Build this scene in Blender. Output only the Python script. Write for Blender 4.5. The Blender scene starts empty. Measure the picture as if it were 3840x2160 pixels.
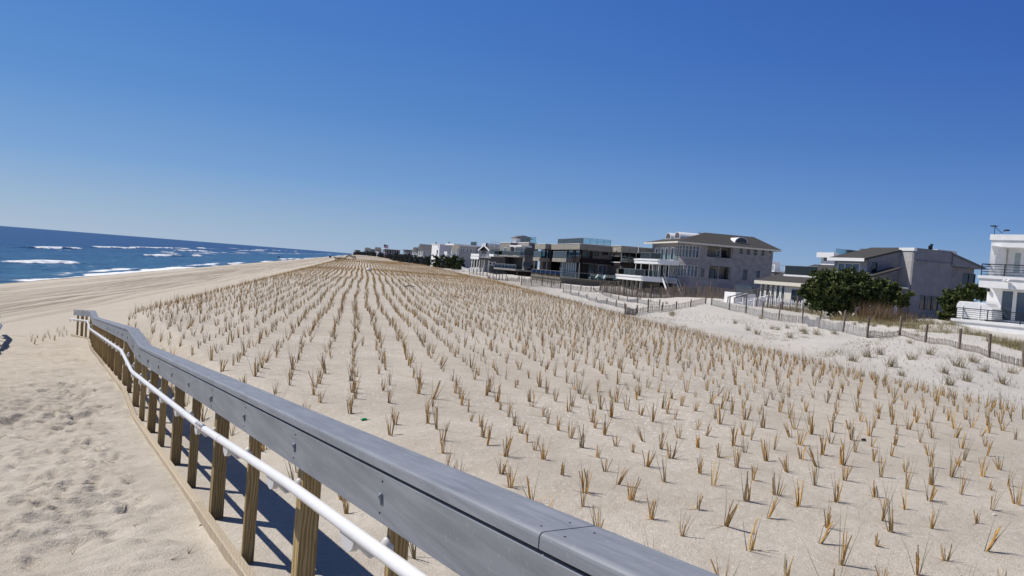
import bpy, bmesh, math, random
import numpy as np
from mathutils import Vector, Matrix
scene = bpy.context.scene
COL = scene.collection
R = math.radians
# ------------------------------------------------------------------ camera, sky, sun
CZ = 8.0                        # camera height above the sea
F_PX = 2956.0                   # focal length in pixels of the 3840 px wide photograph
YAW, PITCH, ROLL = R(11.0), R(1.6), R(4.5)
R0 = Vector((math.cos(YAW), -math.sin(YAW), 0))
FW = Vector((math.sin(YAW)*math.cos(PITCH), math.cos(YAW)*math.cos(PITCH), -math.sin(PITCH)))
U0 = R0.cross(FW)
CR = R0*math.cos(ROLL) + U0*math.sin(ROLL)
CU = U0*math.cos(ROLL) - R0*math.sin(ROLL)
CAM = Vector((0, 0, CZ))
cam_d = bpy.data.cameras.new('camera'); cam = bpy.data.objects.new('camera', cam_d); COL.objects.link(cam)
cam.matrix_world = Matrix(((CR.x, CU.x, -FW.x, CAM.x), (CR.y, CU.y, -FW.y, CAM.y), (CR.z, CU.z, -FW.z, CAM.z), (0, 0, 0, 1)))
cam_d.sensor_width = 36; cam_d.lens = 36*F_PX/3840; cam_d.clip_start = .05; cam_d.clip_end = 60000
scene.camera = cam
SUN_EL = R(52); SUN_AZ = math.atan2(-.88, .47)       # clockwise from +Y: ahead and to the left, over the sea
sd = Vector((math.sin(SUN_AZ)*math.cos(SUN_EL), math.cos(SUN_AZ)*math.cos(SUN_EL), math.sin(SUN_EL)))
sun_d = bpy.data.lights.new('sun', 'SUN'); sun = bpy.data.objects.new('sun', sun_d); COL.objects.link(sun)
sun_d.energy = 4.6; sun_d.angle = R(.5); sun_d.color = (1, .95, .88)
sun.rotation_euler = sd.to_track_quat('Z', 'Y').to_euler(); sun.location = (-40, 20, 60)
world = bpy.data.worlds.new('World'); scene.world = world; world.use_nodes = True
wn = world.node_tree.nodes; wl = world.node_tree.links
bg = wn['Background']; sky = wn.new('ShaderNodeTexSky'); sky.sky_type = 'NISHITA'; sky.sun_disc = False
sky.sun_elevation = SUN_EL; sky.sun_rotation = SUN_AZ % (2*math.pi)
sky.air_density = 1.0; sky.dust_density = .25; sky.ozone_density = 3.5; sky.altitude = 0
def lin(*c): return tuple((((k/255+.055)/1.055)**2.4 if k > 10 else k/255/12.92) for k in c)
tcw = wn.new('ShaderNodeTexCoord'); sep = wn.new('ShaderNodeSeparateXYZ'); wl.new(tcw.outputs['Generated'], sep.inputs[0])
def sky_ramp(stops):             # clear-sky colour by height above the horizon
    r = wn.new('ShaderNodeValToRGB'); e = r.color_ramp.elements
    while len(e) < len(stops): e.new(.5)
    for k, (p, c) in enumerate(stops): e[k].position = p; e[k].color = (*lin(*c), 1)
    wl.new(sep.outputs[2], r.inputs[0]); return r
AWAY = sky_ramp([(0, (137, 170, 208)), (.03, (122, 159, 203)), (.09, (92, 136, 198)), (.17, (66, 112, 186)), (.26, (50, 95, 178)), (.36, (40, 82, 165)), (.6, (34, 58, 112)), (1, (30, 48, 92))])
TOWARD = sky_ramp([(0, (164, 186, 212)), (.03, (150, 178, 209)), (.09, (116, 159, 210)), (.17, (88, 140, 204)), (.26, (73, 128, 201)), (.36, (64, 120, 200)), (.6, (56, 90, 150)), (1, (38, 56, 98))])
dt = wn.new('ShaderNodeVectorMath'); dt.operation = 'DOT_PRODUCT'; wl.new(tcw.outputs['Generated'], dt.inputs[0]); dt.inputs[1].default_value = (math.sin(SUN_AZ), math.cos(SUN_AZ), 0)
mrw = wn.new('ShaderNodeMapRange'); mrw.inputs[1].default_value = -.35; mrw.inputs[2].default_value = .8; wl.new(dt.outputs['Value'], mrw.inputs[0])
mxw = wn.new('ShaderNodeMix'); mxw.data_type = 'RGBA'; wl.new(mrw.outputs[0], mxw.inputs[0]); wl.new(AWAY.outputs[0], mxw.inputs[6]); wl.new(TOWARD.outputs[0], mxw.inputs[7])
x10 = wn.new('ShaderNodeVectorMath'); x10.operation = 'SCALE'; x10.inputs['Scale'].default_value = 10; wl.new(mxw.outputs[2], x10.inputs[0])
mx2 = wn.new('ShaderNodeMix'); mx2.data_type = 'RGBA'; mx2.inputs[0].default_value = .9; wl.new(sky.outputs[0], mx2.inputs[6]); wl.new(x10.outputs[0], mx2.inputs[7])
wl.new(mx2.outputs[2], bg.inputs[0]); bg.inputs[1].default_value = .1
vs = scene.view_settings; vs.view_transform = 'Standard'; vs.look = 'None'; vs.exposure = 0; vs.gamma = 1
scene.render.engine = 'CYCLES'

# ------------------------------------------------------------------ helpers
def ray(px, py):
    return (FW + CR*((px-1920)/F_PX) + CU*((1080-py)/F_PX)).normalized()
def project(x, y, z):            # numpy: world -> px, py, depth
    dx, dy, dz = x-CAM.x, y-CAM.y, z-CAM.z
    d = dx*FW.x + dy*FW.y + dz*FW.z
    u = dx*CR.x + dy*CR.y + dz*CR.z
    v = dx*CU.x + dy*CU.y + dz*CU.z
    d = np.where(np.abs(d) < 1e-6, 1e-6, d)
    return 1920+F_PX*u/d, 1080-F_PX*v/d, d
def W(X, d, z=0.0):              # right of / ahead of the camera -> world
    c, s = math.cos(YAW), math.sin(YAW)
    return (X*c + d*s, -X*s + d*c, CZ+z)
def tag(o, label=None, cat=None, group=None, kind=None):
    if label: o['label'] = label
    if cat: o['category'] = cat
    if group: o['group'] = group
    if kind: o['kind'] = kind
    return o
def thing(name, label, cat, loc=(0, 0, 0), rz=0, group=None):
    o = bpy.data.objects.new(name, None); COL.objects.link(o); o.empty_display_size = .3
    o.location = loc; o.rotation_euler = (0, 0, rz)
    return tag(o, label, cat, group)
class MB:
    """collects shapes and links them as ONE mesh object"""
    def __init__(s): s.v = []; s.f = []; s.m = []; s.mi = 0; s.sm = []
    def add(s, vs, fs, smooth=False):
        n = len(s.v); s.v += [tuple(q) for q in vs]
        for f in fs: s.f.append([i+n for i in f]); s.m.append(s.mi); s.sm.append(smooth)
        return s
    def box(s, x0, x1, y0, y1, z0, z1):
        if x0 > x1: x0, x1 = x1, x0
        if y0 > y1: y0, y1 = y1, y0
        if z0 > z1: z0, z1 = z1, z0
        return s.add([(x0,y0,z0),(x1,y0,z0),(x1,y1,z0),(x0,y1,z0),(x0,y0,z1),(x1,y0,z1),(x1,y1,z1),(x0,y1,z1)],
              [(0,3,2,1),(4,5,6,7),(0,1,5,4),(1,2,6,5),(2,3,7,6),(3,0,4,7)])
    def bar(s, p, q, w, h, up=(0, 0, 1), w2=None, h2=None):     # rectangular bar from p to q
        p = Vector(p); q = Vector(q); d = (q-p).normalized(); up = Vector(up)
        r = d.cross(up)
        if r.length < 1e-5: r = d.cross(Vector((0, 1, 0)))
        r.normalize(); u = r.cross(d)
        w2 = w if w2 is None else w2; h2 = h if h2 is None else h2
        vs = [p-r*w/2-u*h/2, p+r*w/2-u*h/2, p+r*w/2+u*h/2, p-r*w/2+u*h/2,
              q-r*w2/2-u*h2/2, q+r*w2/2-u*h2/2, q+r*w2/2+u*h2/2, q-r*w2/2+u*h2/2]
        return s.add(vs, [(0,1,2,3),(7,6,5,4),(0,4,5,1),(1,5,6,2),(2,6,7,3),(3,7,4,0)])
    def tube(s, pts, r, n=8, cap=True):
        pts = [Vector(p) for p in pts]; rr = r if isinstance(r, (list, tuple)) else [r]*len(pts)
        rings = []; ref = None
        for i, p in enumerate(pts):
            t = (pts[min(i+1, len(pts)-1)]-pts[max(i-1, 0)]).normalized()
            if ref is None:
                ref = t.cross(Vector((0, 0, 1)))
                if ref.length < 1e-4: ref = Vector((1, 0, 0))
            a = (ref-t*ref.dot(t)).normalized(); b = t.cross(a); ref = a
            rings.append([p+(a*math.cos(2*math.pi*k/n)+b*math.sin(2*math.pi*k/n))*rr[i] for k in range(n)])
        vs = [q for g in rings for q in g]; fs = []
        for i in range(len(pts)-1):
            for k in range(n):
                fs.append((i*n+k, i*n+(k+1) % n, (i+1)*n+(k+1) % n, (i+1)*n+k))
        s.add(vs, fs, True)
        if cap:
            m = len(pts)-1
            s.add(rings[0], [tuple(reversed(range(n)))]); s.add(rings[m], [tuple(range(n))])
        return s
    def prism(s, poly, ax, lo, hi):      # polygon (2-D) extruded along axis ax between lo and hi
        def P(u, v, w): return [(w, u, v), (u, w, v), (u, v, w)][ax]
        n = len(poly)
        vs = [P(u, v, lo) for u, v in poly]+[P(u, v, hi) for u, v in poly]
        fs = [tuple(range(n)), tuple(range(2*n-1, n-1, -1))]+[(i, (i+1) % n, n+(i+1) % n, n+i) for i in range(n)]
        return s.add(vs, fs)
    def ellipsoid(s, c, r, nu=10, nv=6, lo=-90, hi=90):
        vs = []; fs = []
        for j in range(nv+1):
            t = R(lo+(hi-lo)*j/nv)
            for k in range(nu):
                a = 2*math.pi*k/nu
                vs.append((c[0]+r[0]*math.cos(t)*math.cos(a), c[1]+r[1]*math.cos(t)*math.sin(a), c[2]+r[2]*math.sin(t)))
        for j in range(nv):
            for k in range(nu): fs.append((j*nu+k, j*nu+(k+1) % nu, (j+1)*nu+(k+1) % nu, (j+1)*nu+k))
        return s.add(vs, fs, True)
    def prism_at(s, c, h, rx, rz, th):      # hanging half disc along the direction h
        c = Vector(c); n = Vector((h.y, -h.x, 0)); H = Vector((h.x, h.y, 0)); pr = [(-rx, 0)]+[(-rx*math.cos(R(a)), -rz*math.sin(R(a))) for a in range(20, 180, 20)]+[(rx, 0)]
        k = len(pr); vs = [c+H*u+Vector((0, 0, v))-n*th/2 for u, v in pr]+[c+H*u+Vector((0, 0, v))+n*th/2 for u, v in pr]
        return s.add(vs, [tuple(range(k)), tuple(range(2*k-1, k-1, -1))]+[(i, (i+1) % k, k+(i+1) % k, k+i) for i in range(k)])
    def build(s, name, mat, parent=None, bevel=0, fix=True):
        me = bpy.data.meshes.new(name); me.from_pydata(s.v, [], s.f)
        for mm in (mat if isinstance(mat, (list, tuple)) else [mat]): me.materials.append(mm)
        me.polygons.foreach_set('material_index', s.m); me.polygons.foreach_set('use_smooth', s.sm)
        if fix:
            bm = bmesh.new(); bm.from_mesh(me); bmesh.ops.recalc_face_normals(bm, faces=bm.faces)
            if bevel:
                bm.edges.ensure_lookup_table()
                es = [e for e in bm.edges if len(e.link_faces) == 2 and e.calc_face_angle(0) > .6]
                bmesh.ops.bevel(bm, geom=es, offset=bevel, segments=2, affect='EDGES', clamp_overlap=True)
            bm.to_mesh(me); bm.free()
        o = bpy.data.objects.new(name, me); COL.objects.link(o)
        if parent is not None: o.parent = parent
        return o
def copy_tree(o, parent=None):
    c = o.copy(); COL.objects.link(c)
    if parent is not None: c.parent = parent
    for ch in o.children: copy_tree(ch, c)
    return c
def raw_mesh(name, verts, faces, mats, mi=None, smooth=False, parent=None):   # numpy arrays, faces all tri or all quad
    me = bpy.data.meshes.new(name); nv = len(verts); nf, k = faces.shape
    me.vertices.add(nv); me.vertices.foreach_set('co', np.asarray(verts, 'f').ravel())
    me.loops.add(nf*k); me.loops.foreach_set('vertex_index', np.asarray(faces, 'i').ravel())
    me.polygons.add(nf); me.polygons.foreach_set('loop_start', np.arange(0, nf*k, k, dtype='i'))
    me.polygons.foreach_set('loop_total', np.full(nf, k, 'i'))
    if mi is not None: me.polygons.foreach_set('material_index', np.asarray(mi, 'i'))
    me.polygons.foreach_set('use_smooth', np.full(nf, smooth))
    for m in mats: me.materials.append(m)
    me.update(calc_edges=True); me.validate()
    o = bpy.data.objects.new(name, me); COL.objects.link(o)
    if parent is not None: o.parent = parent
    return o
def attr(o, name, vals):
    a = o.data.attributes.new(name, 'FLOAT', 'POINT'); a.data.foreach_set('value', np.asarray(vals, 'f').ravel())
# value noise on numpy arrays
_LAT = {}
def vnoise(x, y, seed, s):
    N = 256; L = _LAT.get(seed)
    if L is None: L = _LAT[seed] = np.random.RandomState(seed).rand(N, N)
    x = np.asarray(x)/s; y = np.asarray(y)/s
    xi = np.floor(x).astype(int); yi = np.floor(y).astype(int); fx = x-xi; fy = y-yi
    fx = fx*fx*fx*(fx*(fx*6-15)+10); fy = fy*fy*fy*(fy*(fy*6-15)+10)
    g = lambda i, j: L[i % N, j % N]
    return (g(xi, yi)*(1-fx)*(1-fy)+g(xi+1, yi)*fx*(1-fy)+g(xi, yi+1)*(1-fx)*fy+g(xi+1, yi+1)*fx*fy)*2-1
def sstep(a, b, x):
    t = np.clip((x-a)/(b-a), 0, 1); return t*t*(3-2*t)

# ------------------------------------------------------------------ materials
def nd(nt, t, **kw):
    n = nt.nodes.new(t)
    for k, v in kw.items(): setattr(n, k, v)
    return n
def pm(name, c1, c2=None, scale=4, rough=.6, bump=0, bscale=40, stretch=(1, 1, 1), spec=.35, metal=0, detail=6, contrast=(.35, .65), bdist=.01):
    m = bpy.data.materials.new(name); m.use_nodes = True; nt = m.node_tree; b = nt.nodes['Principled BSDF']
    b.inputs['Roughness'].default_value = rough; b.inputs['Specular IOR Level'].default_value = spec; b.inputs['Metallic'].default_value = metal
    tc = nd(nt, 'ShaderNodeTexCoord'); mp = nd(nt, 'ShaderNodeMapping'); mp.inputs['Scale'].default_value = stretch
    nt.links.new(tc.outputs['Object'], mp.inputs[0])
    if c2 is None: c2 = tuple(min(1, k*1.12) for k in c1); c1 = tuple(k*.9 for k in c1)
    n = nd(nt, 'ShaderNodeTexNoise'); n.inputs['Scale'].default_value = scale; n.inputs['Detail'].default_value = detail
    nt.links.new(mp.outputs[0], n.inputs['Vector'])
    r = nd(nt, 'ShaderNodeValToRGB'); r.color_ramp.elements[0].position = contrast[0]; r.color_ramp.elements[1].position = contrast[1]
    r.color_ramp.elements[0].color = (*c1, 1); r.color_ramp.elements[1].color = (*c2, 1)
    nt.links.new(n.outputs['Fac'], r.inputs[0]); nt.links.new(r.outputs[0], b.inputs['Base Color'])
    if bump:
        n2 = nd(nt, 'ShaderNodeTexNoise'); n2.inputs['Scale'].default_value = bscale; n2.inputs['Detail'].default_value = 4
        nt.links.new(mp.outputs[0], n2.inputs['Vector'])
        bp = nd(nt, 'ShaderNodeBump'); bp.inputs['Strength'].default_value = bump; bp.inputs['Distance'].default_value = bdist
        nt.links.new(n2.outputs['Fac'], bp.inputs['Height']); nt.links.new(bp.outputs[0], b.inputs['Normal'])
    return m
def siding(name, c1, c2, pitch=.15, rough=.6, depth=.02):     # horizontal clapboards / shingle courses: a real saw-tooth relief by bump
    m = pm(name, c1, c2, scale=1.2, rough=rough); nt = m.node_tree; b = nt.nodes['Principled BSDF']
    tc = nd(nt, 'ShaderNodeTexCoord'); sx = nd(nt, 'ShaderNodeSeparateXYZ'); nt.links.new(tc.outputs['Object'], sx.inputs[0])
    md = nd(nt, 'ShaderNodeMath', operation='MULTIPLY'); md.inputs[1].default_value = 1/pitch; nt.links.new(sx.outputs[2], md.inputs[0])
    fr = nd(nt, 'ShaderNodeMath', operation='FRACT'); nt.links.new(md.outputs[0], fr.inputs[0])
    bp = nd(nt, 'ShaderNodeBump'); bp.inputs['Strength'].default_value = .8; bp.inputs['Distance'].default_value = depth; bp.invert = True
    nt.links.new(fr.outputs[0], bp.inputs['Height']); nt.links.new(bp.outputs[0], b.inputs['Normal'])
    return m
def wood(name, c1, c2):
    m = bpy.data.materials.new(name); m.use_nodes = True; nt = m.node_tree; b = nt.nodes['Principled BSDF']
    b.inputs['Roughness'].default_value = .75; b.inputs['Specular IOR Level'].default_value = .25
    tc = nd(nt, 'ShaderNodeTexCoord'); mp = nd(nt, 'ShaderNodeMapping'); mp.inputs['Scale'].default_value = (1, 1, .12)
    oi = nd(nt, 'ShaderNodeObjectInfo'); ad = nd(nt, 'ShaderNodeVectorMath', operation='ADD')
    nt.links.new(tc.outputs['Object'], ad.inputs[0])
    ml = nd(nt, 'ShaderNodeMath', operation='MULTIPLY'); ml.inputs[1].default_value = 40; nt.links.new(oi.outputs['Random'], ml.inputs[0])
    nt.links.new(ml.outputs[0], ad.inputs[1]); nt.links.new(ad.outputs[0], mp.inputs[0])
    w = nd(nt, 'ShaderNodeTexWave'); w.inputs['Scale'].default_value = 18; w.inputs['Distortion'].default_value = 9; w.inputs['Detail'].default_value = 3; w.inputs['Detail Scale'].default_value = 1.2
    nt.links.new(mp.outputs[0], w.inputs['Vector'])
    r = nd(nt, 'ShaderNodeValToRGB'); r.color_ramp.elements[0].color = (*c1, 1); r.color_ramp.elements[1].color = (*c2, 1)
    nt.links.new(w.outputs['Fac'], r.inputs[0])
    hs = nd(nt, 'ShaderNodeHueSaturation'); nt.links.new(r.outputs[0], hs.inputs['Color'])
    mr = nd(nt, 'ShaderNodeMapRange'); mr.inputs['To Min'].default_value = .75; mr.inputs['To Max'].default_value = 1.2
    nt.links.new(oi.outputs['Random'], mr.inputs[0]); nt.links.new(mr.outputs[0], hs.inputs['Value'])
    nt.links.new(hs.outputs[0], b.inputs['Base Color'])
    bp = nd(nt, 'ShaderNodeBump'); bp.inputs['Strength'].default_value = .3; bp.inputs['Distance'].default_value = .004
    nt.links.new(w.outputs['Fac'], bp.inputs['Height']); nt.links.new(bp.outputs[0], b.inputs['Normal'])
    return m
def glass(name, tint, refl=.25, rough=.02):        # thin see-through pane
    m = bpy.data.materials.new(name); m.use_nodes = True; nt = m.node_tree; nt.nodes.remove(nt.nodes['Principled BSDF'])
    out = nt.nodes['Material Output']; tr = nd(nt, 'ShaderNodeBsdfTransparent'); tr.inputs[0].default_value = (*tint, 1)
    gl = nd(nt, 'ShaderNodeBsdfGlossy'); gl.inputs['Roughness'].default_value = rough
    fr = nd(nt, 'ShaderNodeFresnel'); fr.inputs[0].default_value = 1.5
    ma = nd(nt, 'ShaderNodeMath', operation='ADD'); ma.inputs[1].default_value = refl; ma.use_clamp = True; nt.links.new(fr.outputs[0], ma.inputs[0])
    mx = nd(nt, 'ShaderNodeMixShader'); nt.links.new(ma.outputs[0], mx.inputs[0]); nt.links.new(tr.outputs[0], mx.inputs[1]); nt.links.new(gl.outputs[0], mx.inputs[2])
    nt.links.new(mx.outputs[0], out.inputs[0])
    return m

# ------------------------------------------------------------------ sand: one sheet to the horizon
# railing front edge: (depth, top of fascia below camera); straight in plan with two landings
NODES = [(-1.2, -.405), (1.86, -.708), (6.1, -1.118), (11.7, -1.668), (13.75, -1.668), (27.0, -2.94), (29.5, -2.96), (33.4, -3.36)]
def rail_X(d): return 1.2575-.575*d - (.55*max(0, d-29.5)/4)
RW = [W(rail_X(d), d, z) for d, z in NODES]          # world points
RWa = np.array(RW)
_ra, _rb = np.array(W(rail_X(0), 0)[:2]), np.array(W(rail_X(29.5), 29.5)[:2])
RD = (_rb-_ra)/np.linalg.norm(_rb-_ra); RN = np.array((RD[1], -RD[0]))      # along / to the right (dune side)
T_NODE = (RWa[:, :2]-_ra) @ RD; Z_NODE = RWa[:, 2]
MOUNDS = [(32.5, 70, 6.5, .75), (27, 52, 5, .35), (24, 33, 4.5, .45), (30, 40, 5, .25), (36, 96, 7, -.55), (44, 112, 8, -.9), (52, 118, 8, -.7), (30, 128, 9, .45), (27, 175, 12, .9), (24, 150, 8, .5), (20, 78, 5, -.2), (22, 108, 6, .3), (26, 215, 14, .8), (21, 27, 3, .3)]
def ground(x, y):
    x = np.asarray(x, float); y = np.asarray(y, float)
    sh = np.where(x > 4, 4.0*sstep(10, 110, y), 0)              # right-hand brow drifts inland with distance
    xx = x-sh*sstep(4, 11, x)
    px = [-6000, -700, -120, -60, -48.5, -40, -25, -13, -9.6, -7.3, -5.5, -2, 1, 6, 11, 13.2, 16.5, 22, 30, 45, 6000]
    pz = [-40, -16, -10.5, -9.0, -8.0, -6.75, -5.6, -4.9, -4.5, -2.45, -2.16, -2.0, -1.92, -1.88, -1.97, -2.2, -2.75, -3.05, -2.85, -2.2, -2.1]
    z = sum(np.interp(xx+o, px, pz) for o in (-.7, -.35, 0, .35, .7))/5
    crest = sstep(-7.5, -5, x)*(1-sstep(13, 17, x))
    z = z + crest*(.07*np.sin(y/9+.6)+.06*vnoise(x, y, 3, 5)+.02*vnoise(x, y, 4, 1.3))*sstep(4, 12, y)
    z = z + crest*(-.10*np.exp(-((y-62)/13)**2)+.10*np.exp(-((y-88)/14)**2)-.25*np.exp(-((y-120)/16)**2)+.12*np.exp(-((y-165)/25)**2))
    z = z + crest*(-1.1*sstep(262, 292, y)+1.9*sstep(300, 430, y))
    for mx, my, mr, mh in MOUNDS: z = z + mh*np.exp(-(((x-mx)**2+(y-my)**2)/mr**2))
    inl = sstep(15, 24, x)
    z = z + inl*(.26*vnoise(x, y, 7, 9)+.20*vnoise(x, y, 8, 4)+.07*vnoise(x, y, 9, 1.6)+.02*vnoise(x, y, 10, .7))
    bch = 1-sstep(-12, -7, x)
    z = z + bch*sstep(-60, -40, x)*(.05*vnoise(x, y*.4, 11, 5)+.03*vnoise(x, y*.6, 12, 1.4))
    # the sand path down along the railing
    rel0, rel1 = x-_ra[0], y-_ra[1]
    t = rel0*RD[0]+rel1*RD[1]; s = rel0*RN[0]+rel1*RN[1]
    zp = np.interp(t, T_NODE, Z_NODE)-CZ-1.05
    wgt = (1-sstep(.3, 1, s/np.interp(t, [5, 13], [3.4, 1.25])))*sstep(-6.5, -3.4, s)*(1-sstep(T_NODE[-1]-2, T_NODE[-1]+6, t))
    z = z*(1-wgt)+zp*wgt
    # trodden sand: scuffs and footprints on the path
    foot = (1-sstep(-.15, .15, s))*sstep(-5, -3.2, s)*(1-sstep(T_NODE[-1]+2, T_NODE[-1]+12, t))*sstep(-6, -2, t)
    drift = sstep(-.75, -.1, s)*(1-sstep(0, .05, s))
    rough = .032*vnoise(x, y, 21, .62)+.042*(.4-np.abs(vnoise(x, y, 22, .38)))+.055*np.minimum(0, vnoise(x+.1*vnoise(x, y, 5, .3), y, 23, .27)+.2)+.022*vnoise(x, y, 24, .12)
    rough = rough*(.55+.9*np.clip(vnoise(x, y, 26, 1.7)+.4, 0, 1))
    z = z + foot*rough*(1-.75*drift) + foot*drift*.035*vnoise(x, y, 25, .8)
    return z+CZ
def rut_field(x, y):
    r = np.zeros_like(x)
    rs = random.Random(5)
    for k in range(16):
        base = rs.choice([-21, -23, -25.5, -27, -28.5, -30, -31, -33, -34.5, -36, -37.5, -39]); A = rs.uniform(.4, 2.2); ph = rs.uniform(0, 6); wl_ = rs.uniform(35, 90); sl = rs.uniform(-.012, .012)
        for off in (0, 1.7):
            xt = base+off+A*np.sin(y/wl_+ph)+sl*(y-80)+.25*np.sin(y/9+ph)
            m = .45+.55*np.clip(vnoise(y, y*0+k, 30+k, 14)+.3, 0, 1)
            r = np.maximum(r, np.exp(-((x-xt)/.26)**2)*m)
    return r
def axis(segs):
    out = []
    for a, b, st in segs:
        n = max(1, int(round((b-a)/st))); out += list(np.linspace(a, b, n, endpoint=False))
    out.append(segs[-1][1]); return np.array(out)
xs = axis([(-6000, -1200, 800), (-1200, -200, 200), (-200, -60, 20), (-60, -44, 1.2), (-44, -16, .3), (-16, -9, .22), (-9, -5.2, .09), (-5.2, 1.1, .036), (1.1, 4, .14), (4, 14, .35), (14, 36, .3), (36, 75, .8), (75, 160, 8), (160, 1000, 120), (1000, 6000, 1000)])
ys = axis([(-400, -40, 60), (-40, 0, 2), (0, 3, .25), (3, 14, .036), (14, 25, .06), (25, 32, .11), (32, 60, .3), (60, 130, .7), (130, 330, 2), (330, 800, 12), (800, 3000, 200), (3000, 30000, 3000)])
GX, GY = np.meshgrid(xs, ys, indexing='xy'); GZ = ground(GX, GY)
RUT = rut_field(GX, GY)*sstep(-44, -40, GX)*(1-sstep(-20, -14, GX))*sstep(5, 30, GY)
GZ = GZ-.07*RUT
rp = np.random.RandomState(8)          # footprints down the path
for k in range(2600):
    t_, s_ = rp.uniform(-1, 34), rp.uniform(-3.3, -.35)
    if rp.rand() > .25+.75*(vnoise(np.array([t_]), np.array([s_]), 90, 2.2)[0] > -.25): continue
    cx, cy = _ra+RD*t_+RN*s_; an = math.atan2(RD[1], RD[0])+rp.normal(0, .5)+(math.pi if rp.rand() < .5 else 0)
    i0, i1 = np.searchsorted(xs, [cx-.35, cx+.35]); j0, j1 = np.searchsorted(ys, [cy-.35, cy+.35])
    if i1-i0 < 3 or j1-j0 < 3: continue
    dx, dy = GX[j0:j1, i0:i1]-cx, GY[j0:j1, i0:i1]-cy; u = dx*math.cos(an)+dy*math.sin(an); v = -dx*math.sin(an)+dy*math.cos(an)
    q = np.sqrt((u/rp.uniform(.06, .14))**2+(v/rp.uniform(.035, .06))**2); A = rp.uniform(.010, .038)
    GZ[j0:j1, i0:i1] += A*(-np.exp(-q**4*.6)+.5*np.exp(-((q-1.35)/.38)**2)*(1+.7*np.sign(u)*np.clip(np.abs(u)/.1, 0, 1)))
ny, nx = GX.shape
idx = np.arange(nx*ny).reshape(ny, nx)
quads = np.stack([idx[:-1, :-1], idx[:-1, 1:], idx[1:, 1:], idx[1:, :-1]], -1).reshape(-1, 4)
def sand_material():
    m = bpy.data.materials.new('sand'); m.use_nodes = True; nt = m.node_tree; L = nt.links.new
    b = nt.nodes['Principled BSDF']; b.inputs['Roughness'].default_value = .95; b.inputs['Specular IOR Level'].default_value = .12
    geo = nd(nt, 'ShaderNodeNewGeometry'); P = geo.outputs['Position']
    def noise(sc, det=5, rough=.55):
        n = nd(nt, 'ShaderNodeTexNoise'); n.inputs['Scale'].default_value = sc; n.inputs['Detail'].default_value = det; n.inputs['Roughness'].default_value = rough; L(P, n.inputs['Vector']); return n.outputs['Fac']
    def at(n): a = nd(nt, 'ShaderNodeAttribute', attribute_name=n); return a.outputs['Fac']
    def mix(f, a, c, mode='MIX'):
        x = nd(nt, 'ShaderNodeMix', data_type='RGBA', blend_type=mode)
        if isinstance(f, float): x.inputs[0].default_value = f
        else: L(f, x.inputs[0])
        for i, q in ((6, a), (7, c)):
            if isinstance(q, tuple): x.inputs[i].default_value = (*q, 1)
            else: L(q, x.inputs[i])
        return x.outputs[2]
    def ramp(f, lo, hi):
        r = nd(nt, 'ShaderNodeMapRange', interpolation_type='SMOOTHSTEP'); r.inputs[1].default_value = lo; r.inputs[2].default_value = hi; L(f, r.inputs[0]); return r.outputs[0]
    dune = mix(ramp(noise(.7), .3, .7), SAND1, SAND2)
    grain = mix(ramp(noise(140, 3), .3, .7), (.80, .78, .76), (1.12, 1.12, 1.12))
    blot = mix(ramp(noise(3.5, 8, .65), .3, .72), (.93, .92, .90), (1.05, 1.05, 1.05))
    c = mix(at('swale'), dune, SWALE)
    c = mix(at('beach'), c, BEACH)
    c = mix(1.0, c, grain, 'MULTIPLY'); c = mix(1.0, c, blot, 'MULTIPLY')
    c = mix(at('rut'), c, (.17, .13, .095))
    c = mix(at('wet'), c, (.25, .205, .16))
    # broken shells lying on the planted dune
    vo = nd(nt, 'ShaderNodeTexVoronoi'); vo.inputs['Scale'].default_value = 16; L(P, vo.inputs['Vector'])
    sx = nd(nt, 'ShaderNodeSeparateXYZ'); L(vo.outputs['Color'], sx.inputs[0])
    lt = nd(nt, 'ShaderNodeMath', operation='LESS_THAN'); L(vo.outputs['Distance'], lt.inputs[0]); lt.inputs[1].default_value = .27
    gt = nd(nt, 'ShaderNodeMath', operation='GREATER_THAN'); L(sx.outputs[0], gt.inputs[0]); gt.inputs[1].default_value = .62
    mu = nd(nt, 'ShaderNodeMath', operation='MULTIPLY'); L(lt.outputs[0], mu.inputs[0]); L(gt.outputs[0], mu.inputs[1])
    mu2 = nd(nt, 'ShaderNodeMath', operation='MULTIPLY'); L(mu.outputs[0], mu2.inputs[0]); L(at('shell'), mu2.inputs[1])
    c = mix(mu2.outputs[0], c, (.82, .80, .76))
    L(c, b.inputs['Base Color'])
    ad = nd(nt, 'ShaderNodeMath', operation='MULTIPLY_ADD'); L(noise(9, 6, .6), ad.inputs[0]); ad.inputs[1].default_value = 2.2; L(noise(70, 3), ad.inputs[2])
    tr = nd(nt, 'ShaderNodeMath', operation='MULTIPLY'); L(at('trod'), tr.inputs[0]); L(ramp(noise(5.5, 7, .62), .36, .62), tr.inputs[1])
    a2 = nd(nt, 'ShaderNodeMath', operation='MULTIPLY_ADD'); L(tr.outputs[0], a2.inputs[0]); a2.inputs[1].default_value = 1.15; L(ad.outputs[0], a2.inputs[2])
    bp = nd(nt, 'ShaderNodeBump'); bp.inputs['Strength'].default_value = .7; bp.inputs['Distance'].default_value = .016
    L(a2.outputs[0], bp.inputs['Height']); L(bp.outputs[0], b.inputs['Normal'])
    return m
SAND1, SAND2 = (.47, .425, .36), (.545, .50, .43)
SWALE, BEACH = (.57, .55, .51), (.54, .49, .41)
sand = raw_mesh('sand_ground', np.stack([GX, GY, GZ], -1).reshape(-1, 3), quads, [sand_material()], smooth=True)
sand['kind'] = 'structure'
attr(sand, 'swale', sstep(14, 21, GX-4*sstep(10, 110, GY)+1.5*vnoise(GX, GY, 41, 4))*(1-.5*sstep(300, 500, GY)))
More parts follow.
